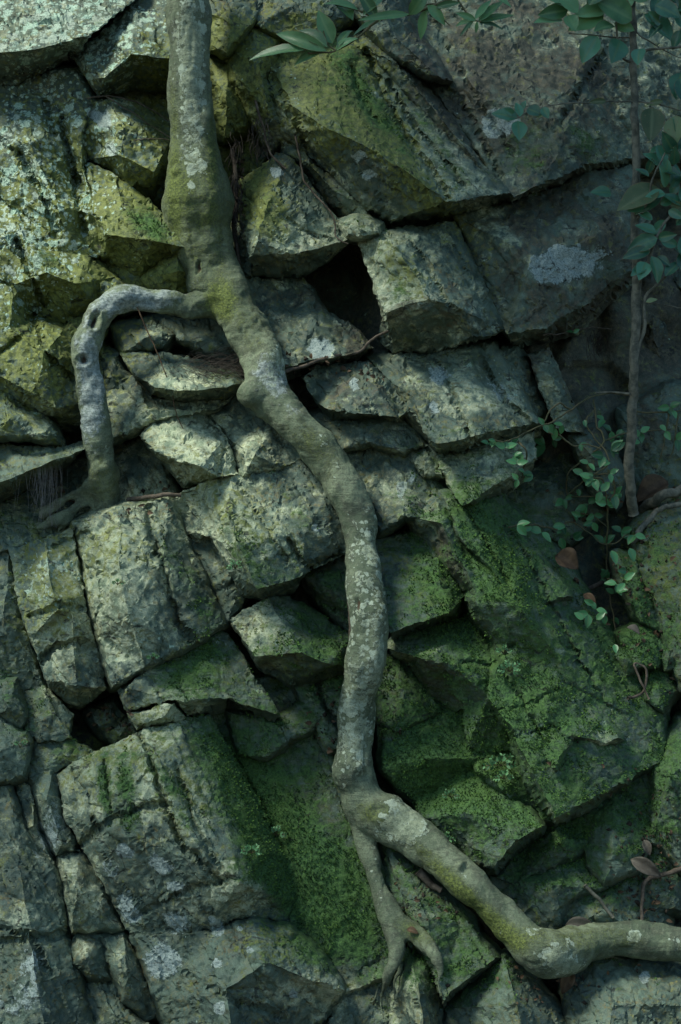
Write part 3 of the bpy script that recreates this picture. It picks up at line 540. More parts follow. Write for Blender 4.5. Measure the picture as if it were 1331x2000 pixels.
rock('grey mossy slab with a diagonal crack just left of the lower root', '565,1325,-20 680,1318,-10 690,1445,10 640,1470,10 600,1390,0', name='slab_of_rock', cat='rock slab')
rock('mossy block hung with dangling twigs right of the lower root', '745,1420,10 780,1425,20 850,1390,0 915,1375,0 935,1450,20 960,1480,30 920,1530,0 820,1580,0 750,1500,30', '780,1425,20 830,1480,46 915,1375,0; 830,1480,46 820,1580,0; 830,1480,46 960,1480,30')
rock('mossy wedge with a pale pointed lower right corner beside the diagonal root', '800,1500,0 880,1490,0 930,1505,20 1010,1558,50 1056,1610,84 1050,1640,0 970,1720,-10 890,1690,10 820,1600,20', '1056,1610,84 1010,1640,92 965,1692,70 970,1720,-10; 880,1490,0 920,1590,70 965,1692,70; 920,1590,70 1056,1610,84', name='rock_wedge', cat='rock wedge')
rock('narrow mossy tongue between the ramp and the pale cornered wedge', '920,1450,10 1000,1430,0 1060,1540,30 1085,1600,50 1040,1600,30 980,1545,60 930,1500,50', name='rock_tongue', cat='rock tongue')
rock('angular mossy block under the lip of the long ramp', '1040,1620,0 1080,1590,0 1150,1560,10 1160,1640,30 1130,1670,40 1010,1730,30 970,1715,20', '1080,1590,0 1090,1640,60 1130,1670,40; 1090,1640,60 1010,1730,30')
rock('tall mossy column of rock at the lower right end of the ramp', '1135,1580,10 1200,1540,10 1290,1470,0 1285,1620,20 1240,1700,50 1182,1725,60 1150,1690,40', '1200,1540,10 1200,1640,64 1182,1725,60; 1200,1640,64 1285,1620,20', name='rock_column', cat='rock column')
rock('low dark mossy block above the elbow of the diagonal root', '950,1715,0 1130,1650,0 1190,1735,40 1110,1765,50 1085,1820,40 990,1820,20', '1130,1650,0 1080,1730,64 1110,1765,50; 1080,1730,64 990,1820,20')
rock('shallow mossy shelf behind the horizontal root at lower right', '1090,1750,20 1250,1690,10 1300,1720,10 1300,1850,20 1060,1850,20', '1090,1750,20 1180,1780,50 1300,1850,20', name='rock_shelf', cat='rock shelf')
rock('blocky stone wedged between the mossy column and the pale mossy right edge', '1225,1700,10 1275,1620,10 1330,1650,10 1330,1780,20 1240,1790,20', name='stone', cat='stone')
rock('pale mossy buttress at the right edge above the watermark free corner'.replace('above the watermark free corner', 'beside the lower end of the gully'), '1268,1500,10 1325,1400,0 1430,1380,0 1430,1700,20 1330,1700,30 1268,1640,30', '1325,1400,0 1310,1520,66 1330,1700,30; 1310,1520,66 1430,1560,40', name='rock_buttress', cat='rock buttress')
# --- lower right corner
rock('pyramid shaped mossy stone at the bottom edge under the root elbow', '985,1868,50 1040,1915,40 1110,2000,40 1130,2090,40 850,2090,20 868,1972,30 930,1930,40', '985,1868,50 1010,1960,100 1040,2090,100', name='stone', cat='stone')
rock('rounded mossy rock filling the bottom right corner below the horizontal root', '1100,1910,20 1150,1870,20 1331,1885,20 1430,1885,20 1430,2090,60 1120,2090,60 1110,2000,50', '1100,1910,20 1200,1960,84 1430,1960,70; 1200,1960,84 1180,2090,90', name='boulder', cat='boulder')
rock('long triangular slab below the diagonal root with a pointed right corner', '755,1630,10 835,1710,20 900,1785,40 970,1872,60 958,1892,30 866,1975,0 845,1905,40 800,1800,40 770,1700,30', '970,1872,60 866,1955,84 845,1905,40; 755,1630,10 835,1790,70 866,1955,84', name='slab_of_rock', cat='rock slab')
rock('thin mossy strip of rock between the two lower roots', '735,1630,0 765,1635,10 805,1750,20 838,1840,20 815,1870,20 780,1800,30', name='rock_strip', cat='rock strip')
rock('pale grey boulder under the tip of the thin hanging root', '750,1960,10 768,1895,20 800,1852,30 845,1880,30 868,1970,30 862,2090,40 750,2090,40', '800,1852,30 818,1930,90 838,2090,90; 750,1960,10 818,1930,90', name='boulder', cat='boulder')
rock('dark blue grey stone at the bottom edge left of the pale boulder', '640,1960,10 700,1890,0 770,1900,10 770,2090,30 640,2090,30', name='stone', cat='stone')
# --- centre
rock('pale arrow shaped block pointing left inside the root arch', '268,852,30 295,816,20 350,792,10 402,800,10 445,852,40 470,926,50 430,942,30 360,962,-20 318,908,0 284,880,20', '268,852,30 300,884,80 389,908,100 426,932,80 470,926,50; 300,816,20 345,850,58 389,908,100; 402,800,10 389,908,100', flare=0.)
rock('half shaded block with a pale right end right of the arrow shaped one', '396,790,0 440,762,-10 495,765,10 540,815,30 600,892,40 560,912,50 472,932,50 442,855,20', '440,762,-10 490,840,30 500,885,74 560,912,50; 500,885,74 472,932,50; 442,855,20 500,885,74')
rock('pale wedge with a mossy left end in the upper part of the root arch', '238,690,10 315,684,10 452,712,10 490,752,20 460,785,-20 345,800,-20 298,782,0 262,732,20', '262,732,20 298,758,70 345,764,88 457,752,60 490,752,20; 298,758,70 298,782,0; 315,684,10 345,764,88; 457,752,60 460,785,-20', name='rock_wedge', cat='rock wedge', flare=0.)
rock('dark slab under the pale wedge inside the root arch', '195,770,0 262,738,10 300,785,10 470,765,0 430,795,20 300,825,40 205,868,20', '195,770,0 290,800,44 430,795,20', name='slab_of_rock', cat='rock slab')
rock('low shaded stone directly under the top of the root arch', '225,640,0 300,620,0 345,655,10 318,684,10 240,690,10', name='stone', cat='stone')
rock('mossy shaded lintel stone behind the right foot of the root arch', '300,622,-10 450,618,-10 485,690,0 470,725,-10 350,668,20', name='rock_lintel', cat='rock')
rock('small stone stack wedged inside the left side of the root arch', '182,670,-10 232,690,0 262,740,0 230,780,0 180,780,-10', name='rock_stack', cat='rock stack')
rock('shadowed blocky stone low inside the left side of the root arch', '180,770,-20 240,745,-10 262,790,0 225,850,0 180,860,-20', name='stone', cat='stone')
rock('mossy grey recess wall between the left root and the arrow shaped block', '200,870,-50 280,855,-40 325,910,-30 350,975,-20 230,1010,-10 200,990,-30', name='rock_block', cat='rock block')
rock('big slab with a bright angular left face in the centre left of the root', '328,976,20 398,941,35 455,922,50 585,888,40 645,950,50 680,1030,40 688,1080,40 608,1112,50 590,1128,75 575,1155,10 525,1176,10 474,1168,30 447,1120,65 410,1052,50 385,1058,10 345,1034,0', '590,1128,75 505,1150,118 474,1168,30; 455,922,50 463,1062,112 505,1150,118; 398,941,35 447,1000,92 463,1062,112; 398,941,35 410,1052,50; 505,1150,118 525,1176,10; 585,888,40 600,1040,70 590,1128,75', name='slab_of_rock', cat='rock slab', rnd=3.5, flare=0.)
rock('narrow shaded slab under the left edge of the bright angular slab', '362,1052,0 412,1045,10 450,1115,20 482,1165,20 452,1205,30 442,1225,20 400,1135,10', name='slab_of_rock', cat='rock slab')
rock('mossy broken block between the bright slab and the root', '585,1125,0 612,1105,10 690,1072,10 700,1205,20 690,1240,10 640,1190,0', '612,1105,10 650,1150,30 690,1240,10')
rock('mossy wedge shaped block with a dark underside just left of the root', '444,1210,30 526,1164,50 560,1160,20 620,1190,0 690,1240,20 695,1310,20 675,1320,0 563,1342,-10 502,1308,0 465,1245,35', '465,1245,35 500,1284,66 590,1272,110 640,1298,88 695,1310,20; 526,1164,50 590,1272,110; 590,1272,110 563,1342,-10; 560,1160,20 620,1240,50 640,1298,88', name='rock_wedge', cat='rock wedge', rnd=3.5, flare=0.)
rock('long upright slab with moss stripes right of the cracked left block', '143,1022,30 235,990,50 332,970,30 372,1060,25 440,1220,40 350,1272,60 285,1305,70 222,1340,70 190,1240,55 170,1150,50 158,1080,40', '235,990,50 235,1100,92 250,1200,100 285,1305,70; 332,970,30 320,1100,70 350,1272,60', name='slab_of_rock', cat='rock slab')
rock('cracked rounded block with mint lichen left of the long upright slab', '18,1070,10 85,1048,40 146,1030,30 165,1150,40 190,1260,50 212,1345,40 152,1390,-10 128,1385,-10 88,1332,40 58,1250,45 28,1150,20', '88,1332,40 150,1342,70 212,1345,40; 85,1048,40 110,1190,92 140,1200,78 150,1342,70; 58,1250,45 110,1190,92', flare=0.)
rock('mossy strip of rock at the left edge beside the cracked rounded block', '-80,1080,-10 20,1072,0 42,1200,10 72,1292,10 90,1345,0 50,1350,0 -80,1340,0', '20,1072,0 10,1200,30 50,1350,0', name='rock_strip', cat='rock strip')
rock('small pale grey stone at the left edge below the mossy strip', '-20,1335,20 28,1328,30 52,1400,30 42,1424,20 0,1400,20 -20,1400,20', name='stone', cat='stone')
rock('chunky block with a pale rounded front above the small brick shaped stone', '230,1348,50 285,1305,50 437,1228,10 482,1288,20 548,1398,40 530,1412,0 447,1368,56 440,1395,-10 365,1402,30 342,1366,70 250,1394,60 234,1370,60', '447,1368,56 365,1402,30; 285,1305,50 342,1366,70; 437,1228,10 447,1368,56; 250,1394,60 250,1340,74 285,1305,50', rnd=3.5, flare=0.)
rock('brick shaped pale stone resting above the big striped slab', '247,1394,60 342,1368,70 365,1402,40 355,1412,40 266,1428,60', name='stone', cat='stone', rnd=3.5, flare=0.)
rock('big pale slab with wavy grooves and moss stripes in the lower left', '107,1515,20 158,1478,50 275,1425,60 412,1394,20 470,1500,20 535,1620,20 580,1760,10 560,1800,10 492,1795,50 380,1830,50 258,1832,30 200,1735,40 155,1660,40 120,1590,40', '275,1425,60 300,1480,104 335,1570,116 410,1690,118 470,1722,112 492,1795,50; 158,1478,50 200,1620,90 258,1832,30; 412,1394,20 440,1580,74 470,1722,112; 200,1620,90 335,1570,116', name='slab_of_rock', cat='rock slab', flare=0.)
rock('wide grey brown slab with grey blue lichen crusts along the bottom edge', '258,1828,40 400,1815,60 495,1798,70 560,1812,60 630,1870,60 668,1935,60 648,1975,20 565,2090,20 350,2090,40 308,1960,40', '495,1798,70 520,1880,100 668,1935,60; 400,1815,60 440,1930,96 520,1880,100; 440,1930,96 460,2090,90', name='slab_of_rock', cat='rock slab')
rock('broad dark slope covered in bright moss in the lower centre', '380,1380,-30 560,1300,-40 700,1420,-20 720,1600,0 790,1830,20 770,1900,40 660,1950,20 560,1840,10 450,1600,0', '560,1300,-40 560,1500,-10 620,1700,20 660,1950,20; 700,1420,-20 620,1700,20', name='mossy_boulder', cat='boulder', step=4.)
rock('shallow mossy step at the top of the dark moss slope', '440,1390,-10 545,1395,0 640,1340,-10 640,1400,10 520,1480,20 470,1470,0', name='rock_step', cat='rock step')
rock('dark shadowed slab behind the upper bend of the thick root', '545,900,-20 610,890,-20 690,1030,-10 700,1090,-10 650,1000,0', name='slab_of_rock', cat='rock slab')
# --- left side, lower
rock('recessed mossy grey floor under the dark hole at far left', '-80,930,-60 100,900,-70 200,900,-70 240,1000,-10 140,1035,0 0,1080,10 -80,1085,10', '-80,1010,-20 120,990,-20 240,1000,-10', name='rock_ledge', cat='rock ledge')
rock('blue grey slab with a straight top at the left edge', '-80,1400,20 0,1400,20 52,1432,30 62,1450,30 50,1520,30 0,1535,30 -80,1535,30', name='slab_of_rock', cat='rock slab')
rock('dark mossy block left of the black hollow', '42,1345,0 90,1335,10 145,1395,10 138,1445,20 72,1452,20 50,1425,10', flare=0.)
rock('shadowed ledge under the black hollow at left', '45,1440,0 140,1440,10 210,1472,10 110,1510,20 52,1525,10', name='rock_ledge', cat='rock ledge', flare=0.)
rock('small dark brown stone lying in the black hollow', '166,1396,-30 222,1368,-30 246,1400,-30 240,1425,-30 190,1425,-25', name='stone', cat='stone')
rock('flat brown stone under the small one in the black hollow', '190,1424,-30 262,1400,-30 270,1435,-25 225,1452,-25', name='stone', cat='stone')
rock('broad smooth blue grey slab filling the lower left corner', '-80,1530,20 20,1535,20 42,1600,30 72,1660,30 112,1700,30 132,1830,30 152,1900,30 205,2090,20 -80,2090,40', '20,1535,20 40,1700,56 70,1900,70 100,2090,70', name='slab_of_rock', cat='rock slab')
rock('dark curved splinter of rock left of the big grooved slab', '55,1520,10 108,1492,20 120,1590,30 156,1662,30 112,1668,30 78,1600,20', '108,1492,20 90,1560,44 120,1640,44 156,1662,30', name='rock_splinter', cat='rock splinter')
rock('thin shadowed sliver beside the lower left blue grey slab', '30,1530,0 60,1530,10 80,1630,20 108,1690,20 82,1690,10 48,1620,10', name='rock_sliver', cat='rock sliver')
rock('upright stone with a pale left ridge in the lower left crevice', '114,1672,20 156,1655,20 202,1730,30 240,1815,20 140,1822,30 122,1745,30', '114,1672,20 145,1740,62 140,1822,30; 145,1740,62 240,1815,20', name='stone', cat='stone')
rock('smooth grey lens shaped stone below the upright stone', '124,1845,10 150,1820,10 198,1824,10 222,1912,20 175,1910,40 138,1885,30', '124,1845,10 165,1865,50 222,1912,20', name='stone', cat='stone')
rock('dark rounded finger of rock hanging in the lower left crevice', '192,1824,10 242,1824,20 300,1935,20 322,1978,10 285,1990,10 240,1955,30 208,1880,30', '192,1824,10 245,1890,64 285,1990,10; 242,1824,20 245,1890,64', name='rock_finger', cat='rock finger')
rock('shaded slab running down to the bottom edge in the lower left crevice', '138,1885,0 180,1910,10 225,1915,10 245,1962,20 300,2010,20 280,2090,20 190,2090,20', name='slab_of_rock', cat='rock slab')
# --- the gully on the right
rock('leaning narrow slab standing in the dark gully', '1028,690,10 1072,678,10 1128,800,20 1150,850,20 1085,840,30 1050,760,30', '1028,690,10 1080,740,50 1150,850,20', name='slab_of_rock', cat='rock slab', flare=0.)
rock('shadowed thin slab leaning left of the other in the dark gully', '965,690,0 1010,680,0 1065,800,10 1050,830,20 1000,760,20', name='slab_of_rock', cat='rock slab')
rock('dim leaning block behind the vine below the leaning slab', '1115,850,10 1160,832,10 1218,930,20 1200,985,20 1168,960,30', '1115,850,10 1160,890,46 1200,985,20')
rock('dim leaning slab left of the sapling in the shadowed wall', '1110,560,-150 1195,535,-130 1225,640,-110 1240,770,-110 1170,770,-150 1140,660,-160', '1195,535,-130 1180,660,-90 1240,770,-110', flare=0.)
rock('dim leaning slab right behind the middle of the sapling', '1205,535,-140 1290,500,-120 1330,620,-110 1305,765,-100 1235,765,-130 1225,640,-130', '1290,500,-120 1275,640,-70 1305,765,-100', flare=0.)
rock('dim slab at the right edge behind the sapling', '1280,490,-110 1430,430,-90 1430,770,-80 1310,770,-110 1328,620,-110', '1430,430,-90 1370,620,-50 1310,770,-110', flare=0.)
rock('dim mossy boulder behind the foot of the sapling at the right edge', '1210,800,-60 1300,755,-40 1430,730,-40 1430,970,-20 1230,985,-50', '1210,800,-60 1330,830,0 1430,970,-20', name='boulder', cat='boulder', step=5)
rock('dark hollow boulder below the squarish blue grey block', '960,985,-60 1010,930,-70 1110,870,-80 1190,1000,-40 1110,1060,-30 1030,1040,-30', '960,985,-60 1080,950,-30 1110,1060,-30', name='boulder', cat='boulder', step=5)
rock('large olive boulder at the right edge above the piled stones', '1236,1030,10 1320,965,20 1430,940,20 1430,1380,60 1335,1345,50 1290,1225,40 1250,1110,30', '1320,965,20 1330,1120,90 1335,1345,50; 1250,1110,30 1330,1120,90; 1330,1120,90 1430,1160,90', name='boulder', cat='boulder', step=4.5)
rock('slim mossy stone leaning on the large olive boulder', '1200,1080,20 1245,1090,20 1292,1200,30 1302,1238,30 1250,1215,40 1212,1140,30', name='stone', cat='stone')
rock('square shaded stone at the top of the pile in the gully', '1206,1240,20 1270,1215,20 1300,1255,30 1290,1300,40 1240,1305,40', name='stone', cat='stone')
rock('small tilted stone on the left flank of the gully pile', '1198,1275,20 1225,1262,20 1245,1305,30 1222,1318,30', name='stone', cat='stone')
rock('wet looking stone at the bottom of the gully pile', '1252,1312,10 1300,1300,10 1325,1350,20 1292,1388,30 1262,1368,30', name='stone', cat='stone')
rock('small pale edged stone under the olive boulder in the gully pile', '1288,1255,30 1315,1248,30 1335,1300,40 1300,1310,40', name='stone', cat='stone')

#REST
# ================================================================ THE TREE AND ITS ROOTS
def catmull(pts, n=10):
    out = []; p = [pts[0]]+list(pts)+[pts[-1]]
    for i in range(1, len(p)-2):
        p0, p1, p2, p3 = (np.array(p[i+k], float) for k in (-1, 0, 1, 2))
        for t in np.linspace(0, 1, n, endpoint=False):
            out.append(.5*((2*p1)+(-p0+p2)*t+(2*p0-5*p1+4*p2-p3)*t*t+(-p0+3*p1-3*p2+p3)*t**3))
    out.append(np.array(p[-2], float)); return np.array(out)
def tube(C, Rr, sides=8, closed=True, flat=1.0, nrm=None):
    """C world points, Rr radii (m) -> verts, faces"""
    C = np.asarray(C); T = np.gradient(C, axis=0); T /= np.linalg.norm(T, axis=1)[:, None]+1e-12
    up = np.array([0, -1., 0]); vs = []; fs = []
    for i, (c, t, r) in enumerate(zip(C, T, Rr)):
        a = np.cross(t, up); l = np.linalg.norm(a)
        if l < .15: a = np.cross(t, np.array([1., 0, 0])); l = np.linalg.norm(a)
        a /= l; b = np.cross(a, t)
        for k in range(sides):
            an = 2*math.pi*k/sides; vs.append(c+r*(a*math.cos(an)+b*math.sin(an)*flat))
        if i:
            for k in range(sides):
                q = (k+1) % sides; o = (i-1)*sides; fs.append((o+k, o+q, o+q+sides, o+k+sides))
    if closed:
        n = len(C)-1; fs.append(tuple(range(sides))); fs.append(tuple(reversed(range(n*sides, n*sides+sides))))
    return vs, fs

def smooth1(v, k, it=2):
    for _ in range(it):
        q = np.pad(v, k, mode='edge'); v = np.convolve(q, np.ones(2*k+1)/(2*k+1), 'valid')
    return v
# centre lines: x, y, radius
CH = {
 'trunk': ([(366,-160,41),(368,-60,41),(370,40,41),(372,130,42),(374,220,43),(379,300,51),(386,370,63),(390,430,66),(402,490,54),(420,550,50),(440,600,43)], 0),
 'main': ([(405,470,46),(432,560,46),(468,620,43),(498,672,38),(512,722,38),(522,772,44),(560,812,40),(602,852,36),(645,905,37),(678,960,36),(698,1020,33),(706,1080,31),(714,1150,35),(722,1215,38),(716,1280,39),(702,1350,36),(698,1420,35),(694,1480,38),(702,1535,42),(725,1580,44),(775,1612,44),(830,1650,40),(890,1702,36),(945,1752,34),(1000,1812,36),(1050,1858,48),(1100,1866,44),(1150,1845,37),(1210,1832,33),(1280,1838,33),(1350,1846,32),(1440,1850,30)], 0),
 'arch': ([(440,590,36),(400,598,28),(360,602,24),(318,592,24),(272,583,25),(230,592,27),(192,618,30),(170,660,29),(166,705,27),(176,770,24),(190,840,25),(199,910,26),(206,965,29),(208,1012,32)], 0),
 'foot': ([(200,905,20),(186,950,17),(160,984,12),(128,1008,9),(98,1022,6),(72,1032,3)], 0),
 'hanging': ([(694,1490,30),(703,1560,24),(712,1620,20),(722,1680,18),(742,1740,18),(764,1785,20),(776,1830,17),(775,1872,13),(760,1905,10),(748,1935,6),(744,1962,4),(750,1992,2.5)], 0),
 'tip': ([(766,1790,15),(800,1815,18),(832,1842,16),(852,1870,13),(861,1895,8),(857,1918,4.5),(862,1945,2)], 0),
 'toe': ([(192,935,16),(160,958,10),(130,972,7),(104,990,5),(84,1008,2.5)], 0),
 'toe2': ([(150,992,9),(140,1012,7),(120,1030,5),(112,1044,2.5)], 0),
 'fork': ([(772,1868,9),(782,1892,6),(770,1915,5),(772,1945,3.5),(766,1972,2)], 0),
 'sprig': ([(752,1915,6),(738,1928,4),(733,1950,2.5),(722,1962,1.5)], 0),
}
allv, allf = [], []; SEG = []
PARTOF = dict(trunk='trunk', main='root', arch='arched_root', foot='root_branch', hanging='hanging_root', tip='root_branch', fork='root_branch', sprig='root_branch', toe='root_branch', toe2='root_branch')
for nm, (pts, _) in CH.items():
    c = catmull(pts, 12); x, y, r = c[:,0], c[:,1], c[:,2]
    r = r*(1+.07*vnoise(np.stack([np.arange(len(r))*.17, r*0, r*0], 1), 7+len(nm)))
    h = np.array([max(hm(a, b, 1 if nm in ('tip', 'fork', 'sprig') else (5 if nm == 'hanging' else 11)), -330) for a, b in zip(x, y)])
    h = smooth1(h, 7 if nm == 'main' else 4, 3)
    if nm == 'trunk': d = -60+ (y*0)+ np.interp(y, [-160, 300, 420, 600], [20, 10, 10, 10])
    elif nm == 'main': d = h+r*.1; d = np.where(y < 700, np.interp(y, [470, 560, 700], [-50, -40, d[np.argmin(abs(y-700))]]), d)
    elif nm == 'arch': d = np.interp(np.arange(len(x)), [0, 20, 60, 90, 118, len(x)-1], [-40, -10, 25, 56, 46, 2])
    elif nm in ('toe', 'toe2'): d = np.linspace(36 if nm == 'toe' else 24, 12, len(x))
    elif nm == 'foot': d = np.interp(np.arange(len(x)), [0, 14, len(x)-1], [50, 22, 24])
    else: d = h+r*.5
    if nm == 'hanging': d[:24] = np.linspace(CHD['main_fork'], d[24], 24)
    if nm == 'tip': d[:10] = np.linspace(CHD['hang'], d[10], 10)
    d = smooth1(d, 4, 2)
    if nm == 'main':
        CHD = {'main_fork': float(d[np.argmin(abs(y-1490))])}
    if nm == 'hanging': CHD['hang'] = float(d[np.argmin(abs(y-1790))])
    C = P(x, y, d); k = (D-d)/D*S
    rr = (r+1.5)*k
    vs, fs = tube(C, rr, 20, True)
    o = len(allv); allv += list(vs); allf += [tuple(i+o for i in f) for f in fs]
    SEG.append((nm, C, rr))
me = bpy.data.meshes.new('t'); me.from_pydata([tuple(v) for v in allv], [], allf); me.update()
bm = bmesh.new(); bm.from_mesh(me); bmesh.ops.recalc_face_normals(bm, faces=bm.faces); bm.to_mesh(me); bm.free()
tmp = bpy.data.objects.new('t', me); col.objects.link(tmp)
md = tmp.modifiers.new('r', 'REMESH'); md.mode = 'VOXEL'; md.voxel_size = .0034
ev = tmp.evaluated_get(bpy.context.evaluated_depsgraph_get()); m2 = bpy.data.meshes.new_from_object(ev)
n = len(m2.vertices); co = np.zeros(n*3); m2.vertices.foreach_get('co', co); co = co.reshape(-1, 3)
ed = np.zeros(len(m2.edges)*2, int); m2.edges.foreach_get('vertices', ed); ed = ed.reshape(-1, 2)
deg = np.bincount(ed.ravel(), minlength=n).astype(float)
def lap(c):
    s_ = np.stack([np.bincount(ed[:,0], c[ed[:,1], i], n)+np.bincount(ed[:,1], c[ed[:,0], i], n) for i in range(3)], 1)
    return s_/deg[:, None]
for _ in range(14): co = co*.4+lap(co)*.6
faces = [tuple(p.vertices) for p in m2.polygons]
def normals(co):
    t = bpy.data.meshes.new('t'); t.from_pydata(co.tolist(), [], faces); t.update()
    q = np.zeros(len(co)*3); t.vertices.foreach_get('normal', q); bpy.data.meshes.remove(t); return q.reshape(-1, 3)
no = normals(co)
dcam = -co[:,1]/S; kk = (D-dcam)/D; px = co[:,0]/S/kk+665.5; py = 1000-(co[:,2]-ZC)/S/kk
u = co/S
arc = np.clip((430-px)/80, 0, 1)*np.clip((py-540)/40, 0, 1)
hh = (8+3*arc)*fbm(u/np.array([62,62,75]), 3, 2)+(2.1+1.8*arc)*fbm(u/18, 4, 3)-2.2*(1-np.abs(fbm(np.stack([u[:,0]/34, u[:,1]/34, u[:,2]/60], 1), 14, 2)))**6+.5*fbm(np.stack([u[:,0]/26, u[:,1]/26, u[:,2]/4], 1), 6, 3)
# fluting at the flared base and wrinkles on the bends
fl = np.exp(-((px-400)/90)**2-((py-400)/130)**2); hh = hh+fl*4.5*np.sin(px/9.+.4*np.sin(py/40.))*.5
wr = np.exp(-((px-470)/70)**2-((py-640)/80)**2)+np.exp(-((px-415)/50)**2-((py-470)/60)**2); hh = hh+wr*.8*np.sin(py/4.2+px/9.+5*fbm(u/30, 9, 2))
rot = px*0
for (a, b, ra, rb, dp) in ((186,624,10,15,20),(164,702,11,9,14),(388,522,4,12,8),(700,1180,5,12,6),(818,1562,10,6,0),(900,1690,9,7,-9),(705,1500,12,12,-7),(345,333,8,9,-6),(536,560,8,8,0),(740,1585,14,10,5),(482,772,24,22,-14),(676,1505,24,30,-11),(752,1580,34,30,-7),(528,690,16,44,-5),(330,575,30,14,-5),(250,580,24,14,-5),(395,560,26,30,-7),(1075,1850,50,40,-6),(690,1310,16,40,-5),(740,1210,16,50,-5),(455,560,30,40,-6)):
    wq = 3.5*fbm(u/9, a, 2); g2 = ((px-a+wq)/ra)**2+((py-b-wq)/rb)**2
    hh = hh-dp*np.exp(-g2**1.5)+(.16*dp)*np.exp(-((np.sqrt(g2)-1.5)/.4)**2)
    if dp > 5: rot = rot+np.exp(-g2**1.2)
co = co+no*(hh*S)[:, None]; no = normals(co)
BM = [(390,400,95,200,0,.5),(470,600,90,110,0,.12),(600,900,100,100,0,.05),(350,380,30,60,0,.3),(340,300,12,300,0,.35),(415,250,12,160,0,.3),(430,590,26,34,0,.9),(490,640,40,70,-20,.26),(590,840,60,40,45,.30),(865,1702,110,24,42,.62),(955,1800,90,24,45,.62),(1000,1820,60,50,0,.4),
      (1150,1835,120,40,0,.5),(740,1590,40,25,0,.6),(200,930,40,70,0,.45),(170,780,20,40,0,.1),(740,1170,20,80,0,.35),(810,1820,50,22,30,.6),(330,585,60,14,0,.2),(700,1560,30,50,0,.3),(640,900,60,60,0,.25)]
BP = [(792,1605,46,46,20,1.1),(535,715,15,55,5,.75),(1090,1875,46,34,0,.9),(1240,1826,16,14,0,1.),(715,1050,34,60,0,.42),(722,1160,50,120,0,.40),(700,1330,56,170,0,.38),(690,1450,56,100,0,.36),(740,1290,7,40,10,.9),(374,190,28,160,0,.62),(372,60,36,110,0,.5),
      (385,320,22,60,0,.3),(630,860,18,14,0,.5),(1040,1815,18,12,0,.6),(990,1790,14,10,0,.5),(735,1700,30,90,0,.3),(235,590,60,14,0,.2),(880,1680,60,10,45,.3),(1330,1850,40,20,0,.4),(660,910,14,14,0,.3),(1120,1890,30,14,0,.5)]
BL = [(250,590,70,34,0,.75),(180,780,24,110,0,.75),(168,690,30,70,0,.5),(300,590,60,20,0,.4),(370,90,50,200,0,.30),(530,730,40,40,0,.6),(560,790,40,20,45,.35),(370,300,30,100,0,.25),(740,1290,10,50,10,.6),(350,560,60,30,0,.25)]
at = dict(moss=field(BM, px, py), patch=field(BP, px, py), pale=field(BL, px, py), rot=rot)
base = P(380, 1100, 0)
tree = empty('tree', P(395, 560, -50)); tag(tree, 'grey barked tree whose trunk grips the cliff with long snaking bare roots', 'tree')
bpy.context.view_layer.update()
# split the continuous skin into its parts
fc_ = np.array([co[list(f)].mean(0) for f in faces])
best = np.full(len(fc_), 1e9); own = np.zeros(len(fc_), int)
for si, (nm, C, rr) in enumerate(SEG):
    for c, r in zip(C[::2], rr[::2]):
        dd = np.linalg.norm(fc_-c, axis=1)-r*.9; m = dd < best; best[m] = dd[m]; own[m] = si
fpx = px[[f[0] for f in faces]]; fpy = py[[f[0] for f in faces]]
ti = [s_[0] for s_ in SEG].index('trunk'); mi = [s_[0] for s_ in SEG].index('main')
own[(own == mi)&(fpy < 560)] = ti; own[(own == ti)&(fpy >= 560)] = mi
for si, (nm, C, rr) in enumerate(SEG):
    idx = np.nonzero(own == si)[0]
    if not len(idx): continue
    fs = [faces[i] for i in idx]; vid = sorted({v for f in fs for v in f}); mp = {v: i for i, v in enumerate(vid)}
    o = mesh_obj(PARTOF[nm], co[vid], [tuple(mp[v] for v in f) for f in fs], BARK, parent=tree, attrs={k: v[vid] for k, v in at.items()})
    o.data.normals_split_custom_set_from_vertices([tuple(v) for v in no[vid]])
    if nm == 'arch': o['label'] = 'pale arched root with a knot hole at its bend'
    if nm == 'hanging': o['label'] = 'thin root hanging down from the fork'
bpy.data.objects.remove(tmp)

